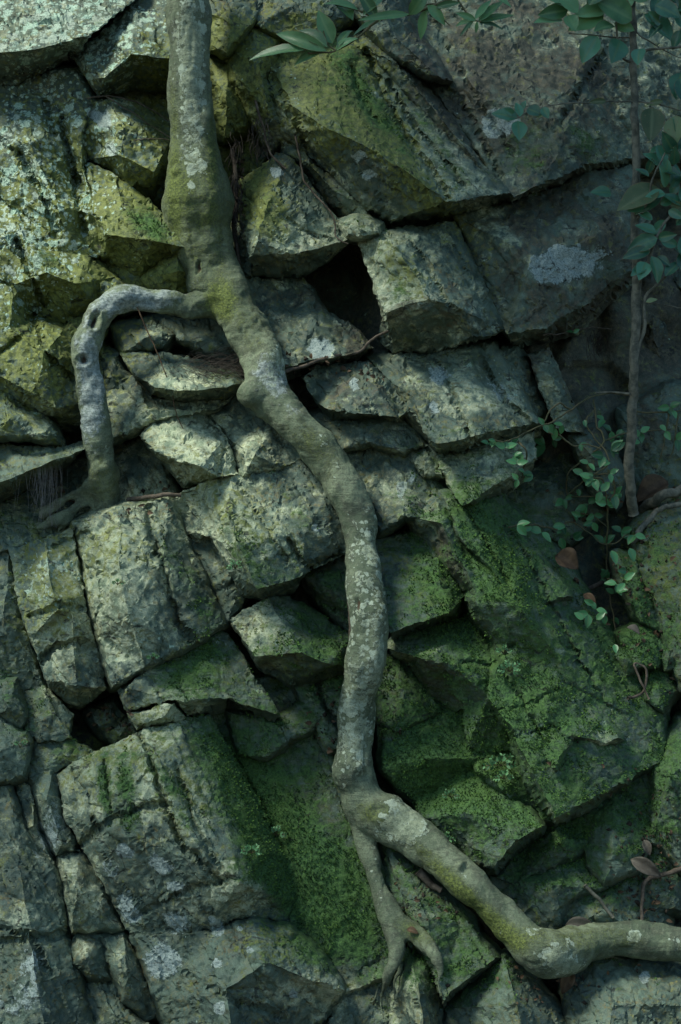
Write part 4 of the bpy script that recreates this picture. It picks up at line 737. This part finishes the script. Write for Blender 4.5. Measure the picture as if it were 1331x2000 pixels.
# ================================================================ LEAVES, STEMS, TWIGS
class MB:
    def __init__(s): s.v = []; s.f = []; s.rib = []; s.edge = []; s.tone = []
    def add(s, v, f, rib=None, edge=None):
        o = len(s.v); s.v += [tuple(q) for q in v]; s.f += [tuple(i+o for i in q) for q in f]
        s.tone += [random.random()]*len(v); s.rib += list(rib) if rib is not None else [0]*len(v); s.edge += list(edge) if edge is not None else [0]*len(v)
    def stem(s, pts, r0, r1, sides=6, n=6, wob=0):
        c = catmull([(a, b, d) for a, b, d in pts], n)
        if wob:
            z = np.stack([c[:,0]/25, c[:,1]/25, c[:,2]/25], 1); c = c+np.stack([fbm(z, 91, 3), fbm(z, 92, 3), fbm(z, 93, 3)], 1)*wob
        C = P(c[:,0], c[:,1], c[:,2]); rr = np.linspace(r0, r1, len(C))*S
        rr = rr*(1+.12*vnoise(np.stack([np.arange(len(C))*.6, rr*0, rr*0+r0], 1), 3))
        v, f = tube(C, rr, sides, True); s.add(v, f); return c
    def leaf(s, b, t, wid=.36, fold=.25, droop=.1, roll=None, nu=9, nv=5):
        B = P(*b)[()].reshape(3); T = P(*t)[()].reshape(3); ax = T-B; L = np.linalg.norm(ax)+1e-9; u_ = ax/L
        face = np.array([random.uniform(-.5,.5), -1, random.uniform(-.1,.9)]) if roll is None else np.array(roll, float)
        sd = np.cross(u_, face); sd /= np.linalg.norm(sd)+1e-9; nn = np.cross(sd, u_)
        vs = []; rb = []; eg = []; wv = random.uniform(0, 6)
        for i in range(nu):
            t_ = i/(nu-1); wd = wid*L*.5*(math.sin(math.pi*min(1, t_**.85))**.8)*(1-.25*t_)*1.15 if 0 < t_ < 1 else .004*L
            for j in range(nv):
                q = (j/(nv-1))*2-1
                vs.append(B+u_*L*t_+sd*q*wd+nn*(abs(q)**1.3*wd*fold*1.2-droop*L*(t_-.5)**2*1.6+droop*L*.4+.05*wd*math.sin(t_*14+wv)*abs(q)))
                rb.append(1.-abs(q)); eg.append(abs(q)**3 if 0 < t_ < 1 else 1)
        fs = [(i*nv+j, i*nv+j+1, (i+1)*nv+j+1, (i+1)*nv+j) for i in range(nu-1) for j in range(nv-1)]
        s.add(vs, fs, rb, eg)
    def build(s, name, mat, parent=None):
        return mesh_obj(name, s.v, s.f, mat, parent=parent, attrs=dict(rib=s.rib, edge=s.edge, tone=s.tone))
def clump(mb, x, y, d, n, L, spread=360, a0=0, wid=.38, jd=14):
    for i in range(n):
        a = R(a0+spread*(i+random.uniform(-.25,.25))/n); l = L*random.uniform(.75, 1.15)
        mb.leaf((x+4*math.cos(a), y+4*math.sin(a), d), (x+l*math.cos(a), y+l*math.sin(a), d+random.uniform(-jd, jd)), wid*random.uniform(.9,1.1), droop=random.uniform(0,.2))
def root_at(name, x, y, d): 
    e = empty(name, Vector(P(x, y, d).tolist())); bpy.context.view_layer.update(); return e

# --- leafy branch coming in over the top edge, nearer than the rock
DB = 330
br = root_at('leafy_branch', 700, -60, DB); tag(br, 'pale green leafy branch reaching in from the top edge over the big sloping boulder', 'branch')
m = MB(); m.stem([(1010,-60,DB),(900,-10,DB),(800,28,DB),(740,40,DB),(700,72,DB),(655,98,DB),(600,105,DB)], 3.2, 1.6, wob=3)
m.stem([(800,28,DB),(830,10,DB),(870,5,DB),(895,-8,DB)], 2, 1.2); m.stem([(740,40,DB),(700,20,DB),(660,10,DB),(640,2,DB)], 2, 1.2)
m.stem([(895,0,DB),(920,35,DB),(940,42,DB)], 1.8, 1.1); m.stem([(655,98,DB),(640,85,DB),(632,60,DB)], 1.6, 1.0); m.stem([(850,0,DB),(860,30,DB),(880,50,DB)], 1.6, 1.)
m.build('twig', GSTEM, br)
m = MB()
for b, t, wd in (((650,85),(622,20),.62),((596,98),(487,118),.34),((640,100),(540,66),.30),((640,92),(580,62),.5),((636,95),(575,128),.34),((655,100),(700,75),.45),((660,95),(690,60),.4),((690,40),(640,-5),.45),((700,20),(632,8),.35),
        ((710,30),(760,-10),.4),((735,35),(700,-20),.5),((745,40),(690,70),.35),((800,30),(840,-30),.5),((800,28),(700,40),.22),((830,20),(822,78),.42),((835,10),(870,50),.5),((850,15),(900,5),.35),((870,8),(820,30),.4),((935,42),(1005,30),.28),
        ((935,42),(985,2),.34),((935,45),(985,60),.3),((932,42),(930,65),.4),((930,40),(890,25),.4),((928,38),(960,0),.3),((925,40),(898,72),.25),((930,40),(890,52),.35),((900,-5),(940,-40),.4),((950,-10),(1000,15),.4)):
    m.leaf((b[0], b[1], DB+random.uniform(-8,8)), (t[0], t[1], DB+random.uniform(-35,25)), wd*.8, .35, random.uniform(.05,.4))
m.build('foliage', LEAFL, br)

# --- sapling on the right
DS_ = 20
sp = root_at('sapling', 1238, 1000, -60); tag(sp, 'slender upright sapling with glossy dark leaves on the right side of the gully', 'sapling')
trunk = [(1238,1005,-60),(1232,960,-40),(1230,900,-20),(1236,800,0),(1240,680,DS_),(1244,560,DS_),(1241,440,DS_),(1243,330,DS_),(1240,220,DS_),(1237,120,DS_),(1236,20,DS_),(1234,-90,DS_)]
m = MB(); m.stem(trunk, 10.5, 6.5, 12, 10, 4); m.build('trunk', SAPB, sp)
m = MB()
for pts, r in (([(1238,122,DS_),(1215,110,DS_+10),(1205,60,DS_+20),(1200,-20,DS_+30)],3),([(1240,110,DS_),(1265,98,DS_+15),(1331,90,DS_+30),(1400,80,DS_+30)],3.5),([(1238,75,DS_),(1180,70,DS_+10),(1110,64,DS_+20)],1.8),
             ([(1240,200,DS_),(1180,198,DS_+20),(1110,203,DS_+40),(1050,212,DS_+60),(1005,232,DS_+70)],1.8),([(1240,200,DS_),(1290,205,DS_+10),(1350,222,DS_+10)],2.),([(1240,60,DS_),(1290,95,DS_+10),(1335,115,DS_+20)],1.6),
             ([(1243,560,DS_),(1262,520,DS_+20),(1285,460,DS_+30),(1310,420,DS_+30),(1350,380,DS_+30)],4),([(1243,700,DS_),(1258,640,DS_),(1262,580,DS_),(1300,540,DS_-10)],4.5),([(1262,590,DS_),(1331,600,DS_-20)],1.5),
             ([(1240,440,DS_),(1262,400,DS_+20),(1275,350,DS_+40),(1300,300,DS_+50)],3),([(1232,770,DS_),(1200,766,0),(1165,768,0)],3)):
    m.stem(pts, r, r*.5, 6, 6, 3)
m.build('branch', SAPB, sp)
LS = [((1168,70),(1137,124),.55),((1212,78),(1194,124),.6),((1258,28),(1316,84),.55),((1235,40),(1160,0),.5),((1185,20),(1120,32),.4),((1130,22),(1060,-6),.4),((1110,20),(1050,30),.4),((1170,30),(1150,-20),.45),((1215,10),(1170,-8),.45),((1180,25),(1110,60),.5),((1130,25),(1085,-10),.5),((1100,40),(1042,45),.4),((1150,10),(1200,-30),.5),((1200,45),(1240,60),.5),((1200,50),(1160,62),.5),
      ((1110,30),(1125,62),.5),((1280,10),(1330,35),.5),((1235,0),(1280,-30),.5),((1215,20),(1235,-20),.5),((1250,95),(1246,128),.5),((1310,0),(1345,20),.5),
      ((1275,210),(1270,278),.5),((1322,225),(1316,290),.5),((1333,140),(1322,196),.5),((1330,150),(1345,210),.4),((1296,198),(1262,205),.3),((1185,198),(1150,200),.3),
      ((1012,232),(960,222),.5),((1016,228),(1008,200),.45),((1012,236),(1014,275),.65),((1030,212),(1060,225),.6),((1005,225),(985,212),.4),((1060,210),(1072,232),.5),((1020,215),(1028,196),.5),
      ((1195,378),(1153,376),.4),((1288,368),(1205,412),.45),((1290,372),(1240,420),.45),((1300,378),(1260,385),.4),((1260,402),(1225,412),.4),((1300,330),(1255,300),.4),((1300,310),(1335,285),.4),((1290,330),(1331,345),.4),((1270,300),(1300,285),.4),
      ((1300,350),(1305,310),.4),((1310,400),(1345,410),.4),((1300,430),(1270,460),.4),((1282,455),(1240,440),.4),((1285,465),(1225,490),.45),((1290,470),(1325,480),.45),((1270,490),(1215,505),.4),((1272,500),(1285,555),.5),((1262,512),(1248,548),.5),((1285,500),(1310,520),.4),
      ((1262,590),(1285,585),.4),((1300,540),(1331,510),.4),((1320,440),(1350,430),.4),((1268,345),(1240,330),.4),((1310,380),(1325,350),.5),((1275,430),(1245,415),.4),((1290,400),(1320,385),.45),((1262,520),(1232,540),.4)]
mA, mB_, mC = MB(), MB(), MB()
for i, (b, t, wd) in enumerate(LS):
    q = mB_ if b[1] < 60 and b[0] < 1250 else (mC if (b[1] > 190 and b[1] < 300 and b[0] > 1250) or i % 9 == 8 else mA)
    dd = DS_+random.uniform(10,50)+(50 if b[0] < 1100 and b[1] > 150 else 0)
    q.leaf((b[0], b[1], dd), (t[0], t[1], dd+random.uniform(-15,25)), wd*1.25, .3, .12)
for k in range(110):                                   # the leaves thicken towards and past the right edge
    x = random.uniform(1275, 1480); y = random.choice([random.uniform(-90, 60), random.uniform(270, 540), random.uniform(300, 540)]); a = random.uniform(0, 6.28); l = random.uniform(32, 52)
    mA.leaf((x, y, DS_+30), (x+l*math.cos(a), y+l*math.sin(a), DS_+random.uniform(0, 60)), .5, .3, .12)
o = mA.build('foliage', LEAF, sp); o = mB_.build('foliage', LEAFL, sp); o['label'] = 'paler green upper leaves'; o = mC.build('foliage', LEAFO, sp); o['label'] = 'dull olive worn leaves'

# --- thin climbing vine
vn = root_at('vine', 1190, 1260, -20); tag(vn, 'thin climbing vine with small bright green oval leaves hanging in front of the dark gully', 'vine')
def vd(x, y): return max(hm(x, y, 2), -160)+28
STEMS = [[(1235,770),(1180,768),(1130,790),(1085,820),(1030,842),(990,862),(968,858)],[(1160,780),(1166,830),(1180,862),(1140,895),(1110,930),(1108,965),(1145,972),(1190,965)],[(1186,985),(1186,1040),(1184,1100),(1188,1150),(1198,1210),(1205,1262)],
  [(996,1030),(1040,1024),(1085,1035),(1120,1020),(1180,1062),(1230,1045)],[(1130,1000),(1160,1010),(1186,1030)],[(1180,862),(1210,850),(1250,845),(1310,838)],[(1115,800),(1090,790),(1060,830),(1080,850)],[(1010,865),(1030,880),(1022,930),(1045,935)],
  [(1186,985),(1200,960),(1195,930),(1150,930),(1110,965)],[(1240,800),(1300,805),(1331,800)],[(1160,800),(1145,830),(1190,900),(1150,935)],[(1310,800),(1300,850),(1290,900)],[(1325,805),(1320,860),(1310,895)],[(1188,1130),(1215,1135),(1225,1130)],[(1170,1190),(1188,1200)],
  [(1090,850),(1120,870),(1150,865),(1175,880)],[(1150,935),(1180,940),(1186,985)]]
m = MB()
for st in STEMS:
    dv_ = smooth1(np.array([vd(*p) for p in st]), 1, 1); m.stem([(p[0], p[1], q) for p, q in zip(st, dv_)], 2.1, 1.2, 6, 7, 5)
m.build('stem', GSTEM, vn)
m = MB(); VL = []
for x, y, L in [(1000+random.uniform(0,300), 0, 0) for _ in range(0)]+[(px_+random.gauss(0, 9), py_+random.gauss(0, 9), random.uniform(14, 24)) for st in STEMS for px_, py_ in st if px_ < 1331 and random.random() < .45]+[(1065,868,34),(1010,905,22),(1022,888,20),(1000,865,16),(985,862,16),(968,862,14),(1070,828,20),(1100,830,18),(1195,880,30),(1250,842,22),(1300,842,20),(1195,842,22),(1215,838,20),(1180,820,18),(1230,820,18),(1150,905,18),(1140,925,22),(1160,935,24),(1175,960,24),(1200,968,26),
   (1215,965,22),(1120,968,18),(1100,975,20),(1150,985,22),(1185,985,22),(1010,1026,26),(1040,1030,22),(1058,1040,26),(1080,1028,24),(1095,1050,24),(1120,1050,20),(1135,1008,20),(1160,1005,18),(1180,1060,26),(1195,1075,28),(1215,1050,28),(1230,1070,28),(1215,1038,22),(1240,1045,22),
   (1190,1130,24),(1175,1128,20),(1205,1140,24),(1220,1132,24),(1205,1155,22),(1165,1190,22),(1150,1200,26),(1165,1210,22),(1140,1210,22),(1180,1200,20),(1160,1180,20),(1120,650,14),(1005,890,16),(1025,922,14),(1190,900,14),(1290,830,16),(1250,862,16)]:
    for k in range(random.choice([1, 2, 2])):
        a = R(random.choice([180, 0, 90, 60, 120, -30, 210])+random.uniform(-25, 25)); dd = vd(x, y)+random.uniform(-6, 14)
        m.leaf((x, y, dd), (x+L*1.05*math.cos(a), y+L*1.05*math.sin(a), dd+random.uniform(-8, 14)), .58, .25, .12, nu=7)
m.build('foliage', VINEL, vn)

# --- small seedlings and ferns rooted in the cracks
def seedling(x, y, n, L, label, mat=FERN, wid=.5):
    d = hm(x, y, 1)+5; e = root_at('seedling', x, y, d); tag(e, label, 'seedling', 'seedlings and ferns rooted in the cracks')
    m = MB(); m2_ = MB()
    for i in range(n):
        a = R(-90+(i-(n-1)/2)*(220/n)+random.uniform(-15,15)); l = L*random.uniform(.8,1.2)
        ex, ey = x+l*math.cos(a), y+l*.8*math.sin(a)
        m2_.stem([(x, y+2, d-4), ((x+ex)/2, (y+ey)/2-2, d+6), (ex, ey, d+10)], 1., .5, 5, 4)
        for k in range(3):
            t = .45+.27*k; bx, by = x+(ex-x)*t, y+(ey-y)*t
            for sgn in (-1, 1):
                aa = a+sgn*.9; ll = L*.42*(1.1-.2*k); m.leaf((bx, by, d+8), (bx+ll*math.cos(aa), by+ll*math.sin(aa), d+8+random.uniform(-4,6)), wid, .2, .1, nu=5, nv=3)
    m2_.build('stem', GSTEM, e); m.build('foliage', mat, e)
seedling(460, 1108, 4, 16, 'tiny fern growing on the long upright moss striped slab')
seedling(978, 1495, 5, 26, 'leafy seedling in the dark crack under the long mossy ramp')
seedling(985, 1520, 4, 18, 'smaller seedling just below the leafy one under the long ramp')
seedling(540, 1630, 4, 18, 'little fern on the dark crack of the bright moss slope')
seedling(995, 1310, 5, 22, 'small fern in the groove high on the long mossy ramp')
seedling(985, 1275, 3, 16, 'sparse fern just above the groove on the long mossy ramp')
seedling(40, 1458, 2, 16, 'single pointed green sprout on the left edge above the blue grey slab')
seedling(870, 1640, 4, 18, 'clover like sprout above the diagonal root')
seedling(880, 1555, 4, 16, 'sprout in the shade right of the root fork')
seedling(492, 1665, 4, 20, 'fern frond in the middle of the bright moss stripe')
seedling(300, 1285, 3, 12, 'tiny sprout in the crack above the chunky block')
seedling(1040, 1812, 2, 12, 'round leaved sprout at the elbow of the horizontal root')
seedling(230, 1140, 3, 12, 'tiny sprig on the left edge of the moss striped slab')

# --- twigs and loose rootlets
def twig(label, pts, r0, r1, name='twig', cat='twig', mat=TWIG, off=8, wob=4, absd=None):
    dv_ = smooth1(np.array([hm(x, y, 1) for x, y in pts])+off, 1, 1) if absd is None else [absd]*len(pts)
    m = MB(); m.stem([(x, y, q) for (x, y), q in zip(pts, dv_)], r0, r1, 7, 8, wob)
    return tag(m.build(name, mat), label, cat, 'bare rootlets on the rock' if cat in ('rootlet', 'root') else 'loose twigs on the rock')
twig('short pale stick leaning on the mossy shelf at lower right', [(1142,1728),(1170,1758),(1198,1792)], 4, 3, mat=SAPB)
twig('dark twig dangling over the mossy block right of the lower root', [(782,1425),(786,1480),(786,1560)], 2, 1.5)
twig('thin brown root creeping down the left side of the thick root', [(678,1130),(684,1190),(683,1255),(690,1280)], 4, 2.5, 'rootlet', 'rootlet')
twig('dark stick below the elbow of the horizontal root', [(1050,1925),(1085,1950),(1118,2000),(1130,2040)], 6, 4)
twig('curved stick at the right edge beside the grey dead leaf', [(1345,1692),(1300,1706),(1262,1722),(1255,1760),(1256,1810)], 5, 3)
twig('straight stick crossing the lower gully at the right edge', [(1345,1378),(1312,1400),(1285,1428)], 5, 4)
twig('bent root crossing the soil of the gully', [(1098,1165),(1130,1158),(1170,1142),(1200,1110),(1240,1080)], 6, 3, 'rootlet', 'rootlet')
twig('gnarled woody root arching at the foot of the sapling', [(1225,1040),(1255,1000),(1290,975),(1345,950)], 13, 10, 'gnarled_root', 'root', SAPB, 14, 8)
twig('second thinner root curving under the gnarled one', [(1235,1060),(1260,1020),(1300,990),(1345,985)], 7, 5, 'gnarled_root', 'root', SAPB, 14, 8)
twig('short woody stub lying on the ledge right of the left root foot', [(248,978),(285,972),(320,968),(352,966)], 5, 4)
twig('hair thin reddish rootlet hanging through the root arch', [(268,600),(290,650),(312,700),(335,760),(348,815),(392,900)], 1.4, .8, 'rootlet', 'rootlet', DEAD, 12, 4, 40)
twig('upper thin twig in the hollow left of the trunk', [(170,192),(215,188),(262,198),(330,235)], 1.8, 1.2)
twig('lower thin twig fanning across the hollow left of the trunk', [(205,188),(250,215),(290,240),(332,268)], 1.4, 1.)
twig('faint curved tendril crossing the boulder left of the trunk', [(262,275),(295,270),(332,275)], 1.3, .9)
twig('crooked rootlet in the crevice at the upper left edge of the big sloping boulder', [(500,195),(515,250),(530,300),(560,330)], 3, 2)
twig('rootlet running down the groove under the big sloping boulder', [(575,262),(590,320),(600,360),(650,420),(655,460),(680,475)], 2.5, 1.2)
twig('dark cord like root down the right side of the trunk base', [(455,290),(462,380),(458,450),(470,520)], 5, 4, 'rootlet', 'rootlet')
twig('thin root stretched along the long horizontal crack', [(560,725),(640,700),(700,688),(740,655),(790,635)], 4, 2, 'rootlet', 'rootlet')
twig('tiny bare twig sticking out above the dark crack at right', [(1062,655),(1105,650),(1150,640),(1195,642)], 1.6, 1.)
twig('hanging dead stem tuft in the dark gully', [(1155,645),(1168,690),(1158,730),(1145,748)], 2, 1.)
twig('loop of thin vine root at the bottom of the gully', [(1225,1365),(1255,1352),(1262,1310),(1240,1300),(1268,1365)], 3, 2)
twig('broken brown stub beneath the diagonal root', [(818,1702),(838,1722),(862,1738)], 9, 6)

# fine root hair and threads nobody could count
m = MB(); rn = random.Random(5)
for k in range(230):
    x, y = rn.gauss(420, 38), rn.gauss(708, 14); a = rn.uniform(-.5, .7); l = rn.uniform(18, 60); d = hm(x, y, 2)+rn.uniform(-8, 22)
    m.stem([(x, y, d), (x+l*.5*math.cos(a), y+l*.5*math.sin(a)+rn.uniform(-9,9), d+rn.uniform(-4,10)), (x+l*math.cos(a), y+l*math.sin(a)+rn.uniform(-6,6), d)], .55, .35, 3, 3)
for k in range(110):
    x, y = rn.gauss(462, 6), rn.uniform(250, 430); l = rn.uniform(15, 45); d = hm(x, y, 2)+rn.uniform(-4, 8)
    m.stem([(x, y, d), (x+rn.uniform(-8,8), y+l*.5, d+5), (x+rn.uniform(-10,10), y+l, d)], .9, .5, 3, 3)
for k in range(60):
    x, y = rn.gauss(505, 12), rn.uniform(225, 300); l = rn.uniform(12, 35); d = hm(x, y, 2)+rn.uniform(0, 8)
    m.stem([(x, y, d), (x+rn.uniform(-8,8), y+l*.5, d+5), (x+rn.uniform(-10,14), y+l, d)], .8, .5, 3, 3)
for k in range(40):
    x, y = rn.gauss(1165, 12), rn.uniform(640, 665); l = rn.uniform(20, 60); d = hm(x, y, 2)+rn.uniform(4, 20)
    m.stem([(x, y, d), (x+rn.uniform(-8,8), y+l*.5, d+5), (x+rn.uniform(-14,14), y+l, d)], .8, .5, 3, 3)
tag(m.build('root_hairs', HAIR), 'tangled fine dark root hairs in the crevices', 'root hair', kind='stuff')
m = MB()
for k in range(60):
    x = rn.gauss(90, 20); y = rn.uniform(905, 925); l = rn.uniform(50, 120); d = hm(x, y, 1)-10
    m.stem([(x, y, d), (x+rn.uniform(-6,6), y+l*.5, d-10), (x+rn.uniform(-12,12), y+l, d-20)], .32, .2, 3, 3)
tag(m.build('cobweb', WEB), 'pale hanging cobweb threads under the thin slab', 'cobweb', kind='stuff')

# --- soil crumbs and leaf litter in the gully and the crevices
mL, mS = MB(), MB(); rl = random.Random(11)
spots = [(rl.gauss(1150, 45), rl.gauss(1180, 90)) for _ in range(520)]+[(rl.gauss(1270, 40), rl.gauss(1700, 90)) for _ in range(180)]+[(rl.gauss(1080, 60), rl.gauss(1915, 25)) for _ in range(90)]+[(rl.uniform(1120, 1320), rl.uniform(950, 1400)) for _ in range(240)]
spots += [(rl.uniform(x0, x1), rl.uniform(y0, y1)) for x0, x1, y0, y1 in ((455,480,300,480),(560,760,690,740),(170,260,1380,1450),(600,700,1330,1450),(100,340,940,1010),(760,900,1680,1800)) for _ in range(45)]
for x, y in spots:
    l = rl.uniform(5, 17); a = rl.uniform(0, 6.28); d = hm(x, y, 0); 
    if d < -300 or (900 < y < 1450 and x > 940 and x < 985+(y-955)*.75): continue
    if rl.random() < .5: mL.leaf((x, y, d+2), (x+l*math.cos(a), y+l*.7*math.sin(a), d+rl.uniform(2, 9)), rl.uniform(.25,.7), .5, .3, nu=5, nv=3)
    else:
        c0 = P(x, y, d+1); q = np.random.RandomState(int(x*7+y)).normal(size=(6, 3)); q = np.array([[1,0,0],[-1,0,0],[0,1,0],[0,-1,0],[0,0,1],[0,0,-1]])*(.6+.5*np.abs(q[:, :1]))+q*.25
        mS.add(c0+q*l*.28*S, [(0,2,4),(2,1,4),(1,3,4),(3,0,4),(2,0,5),(1,2,5),(3,1,5),(0,3,5)])
tag(mL.build('leaf_litter', DEAD), 'crumbled brown leaf litter in the gully and crevices', 'leaf litter', kind='stuff')
tag(mS.build('stone_crumbs', SOIL), 'dark crumbs of stone and soil in the gully and crevices', 'rubble', kind='stuff')

# --- dead leaves caught on the rock
def dead(label, b, t, wid, mat, off=14, droop=.3):
    m = MB(); db = max(hm(*b, 1), hm(*t, 1))+off; dt = db; m.leaf((*b, db), (*t, dt+8), wid, .6, droop, nu=11, nv=7)
    o = m.build('dead_leaf', mat); md_ = o.modifiers.new('s', 'SOLIDIFY'); md_.thickness = .0006; return tag(o, label, 'dead leaf', 'dead leaves caught on the rock')
dead('large curled reddish brown dead leaf at the foot of the sapling', (1305,940), (1242,982), .6, DEAD)
dead('grey brown dead leaf with a dark hollow at the lower right edge', (1232,1678), (1292,1712), .42, DEADG)
dead('reddish dead leaf folded under the elbow of the horizontal root', (1115,1890), (1098,1942), .5, DEAD)
dead('brown rounded dead leaf in the soil of the upper gully', (1085,1085), (1130,1112), .85, DEAD)
dead('flat grey dead leaf behind the horizontal root', (1105,1806), (1168,1812), .5, DEADG)
dead('small reddish dead leaf on the tip of the hanging root', (795,1815), (818,1824), .5, DEAD)
dead('tiny orange dead leaf on the bright moss slope', (640,1465), (652,1468), .8, DEAD, 6)
dead('dark dead leaf stuck below the pale mossy buttress', (1258,1640), (1270,1672), .5, DEADG)
dead('small brown dead leaf in the soil crack of the gully', (1140,1160), (1165,1185), .5, DEAD)
dead('curled brown scrap of leaf in the gully stones', (1225,1225), (1250,1240), .6, DEADG)

# --- moss fronds over the cushions
if MOSSPTS:
    MP = np.concatenate(MOSSPTS); rs = np.random.RandomState(3); rs.shuffle(MP); MP = MP[:45000]
    p, nn_ = MP[:, :3], MP[:, 3:6]; k = len(p)
    t1 = rs.normal(size=(k, 3)); t1 -= (t1*nn_).sum(1)[:, None]*nn_; t1 /= np.linalg.norm(t1, axis=1)[:, None]+1e-9
    up_ = nn_*rs.uniform(.5, 1.2, (k, 1))+t1*rs.uniform(-.2,.9,(k,1))+np.array([0, 0, .2]); up_ /= np.linalg.norm(up_, axis=1)[:, None]
    sd = np.cross(up_, nn_+rs.normal(size=(k,3))*.4); sd /= np.linalg.norm(sd, axis=1)[:, None]+1e-9
    L_ = rs.uniform(.0035, .0085, (k, 1)); W = L_*rs.uniform(.16, .3, (k, 1)); p = p-nn_*.001
    v = np.concatenate([p-sd*W*.4, p+sd*W*.4, p+up_*L_*.55+sd*W, p+up_*L_*.55-sd*W, p+up_*L_-np.array([0,0,1])*L_*.15])
    i = np.arange(k); f = np.concatenate([np.stack([i, i+k, i+2*k, i+3*k], 1)]).tolist()+np.stack([i+3*k, i+2*k, i+4*k], 1).tolist()
    tag(mesh_obj('moss', v, f, MOSSM, smooth=False), 'short bright green moss growing over the damp rock', 'moss', kind='stuff')

# --- unseen tree added above the cliff whose crown shades the right and lower side (outside the frame)
ct = root_at('added_shade_tree', 1500, -560, -250); tag(ct, 'unseen leafy tree added above the cliff to shade its right and lower sides', 'tree')
pz = Vector(P(1500, -560, -250).tolist())
def shade_crown(cx, cy, cz, rx, ry, rz, n, seed):
    rs = np.random.RandomState(seed); out = MB(); q = rs.normal(size=(n, 3)); q /= np.linalg.norm(q, axis=1)[:, None]; q *= rs.uniform(0, 1, (n, 1))**(1/2.2)
    c = np.array([cx, cy, cz])+q*np.array([rx, ry, rz]); gap = vnoise(c*2.2, 12) > -.25
    c = c[gap]; k = len(c)
    a = rs.normal(size=(k, 3)); a /= np.linalg.norm(a, axis=1)[:, None]; b = np.cross(a, rs.normal(size=(k, 3))); b /= np.linalg.norm(b, axis=1)[:, None]
    l = rs.uniform(.05, .085, (k, 1)); v = np.concatenate([c-a*l, c+b*l*.42, c+a*l, c-b*l*.42]); i = np.arange(k)
    return v, np.stack([i, i+k, i+2*k, i+3*k], 1).tolist()
CR = [(np.array([.92, 0, 2.1])+np.array(SUNV)*3.4, (.72, .7, .62), 2700), (np.array([-.25, -.1, .5])+np.array(SUNV)*4.0, (1.2, .5, .42), 1700), (np.array([.95, 0, 2.95])+np.array(SUNV)*3.4, (.75, .6, .45), 2200)]  # unseen leaf masses added along the sun line to darken chosen areas
vv, ff_ = [], []
for i, (c, r_, n_) in enumerate(CR):
    v, f = shade_crown(*c, *r_, n_, 5+i); o = sum(len(q) for q in vv); vv.append(v); ff_ += [tuple(j+o for j in q) for q in f]
mesh_obj('shade_crown', np.concatenate(vv), ff_, MOSSM, parent=ct, smooth=False)
v, f = tube(np.array([list(pz), [1.6, -.3, 4.1], [.9, -.9, 4.5], list(CR[0][0])]), [.09, .08, .07, .03], 10); mesh_obj('trunk', np.array(v), f, SAPB, parent=ct)  # limb added only to carry the unseen shading leaves
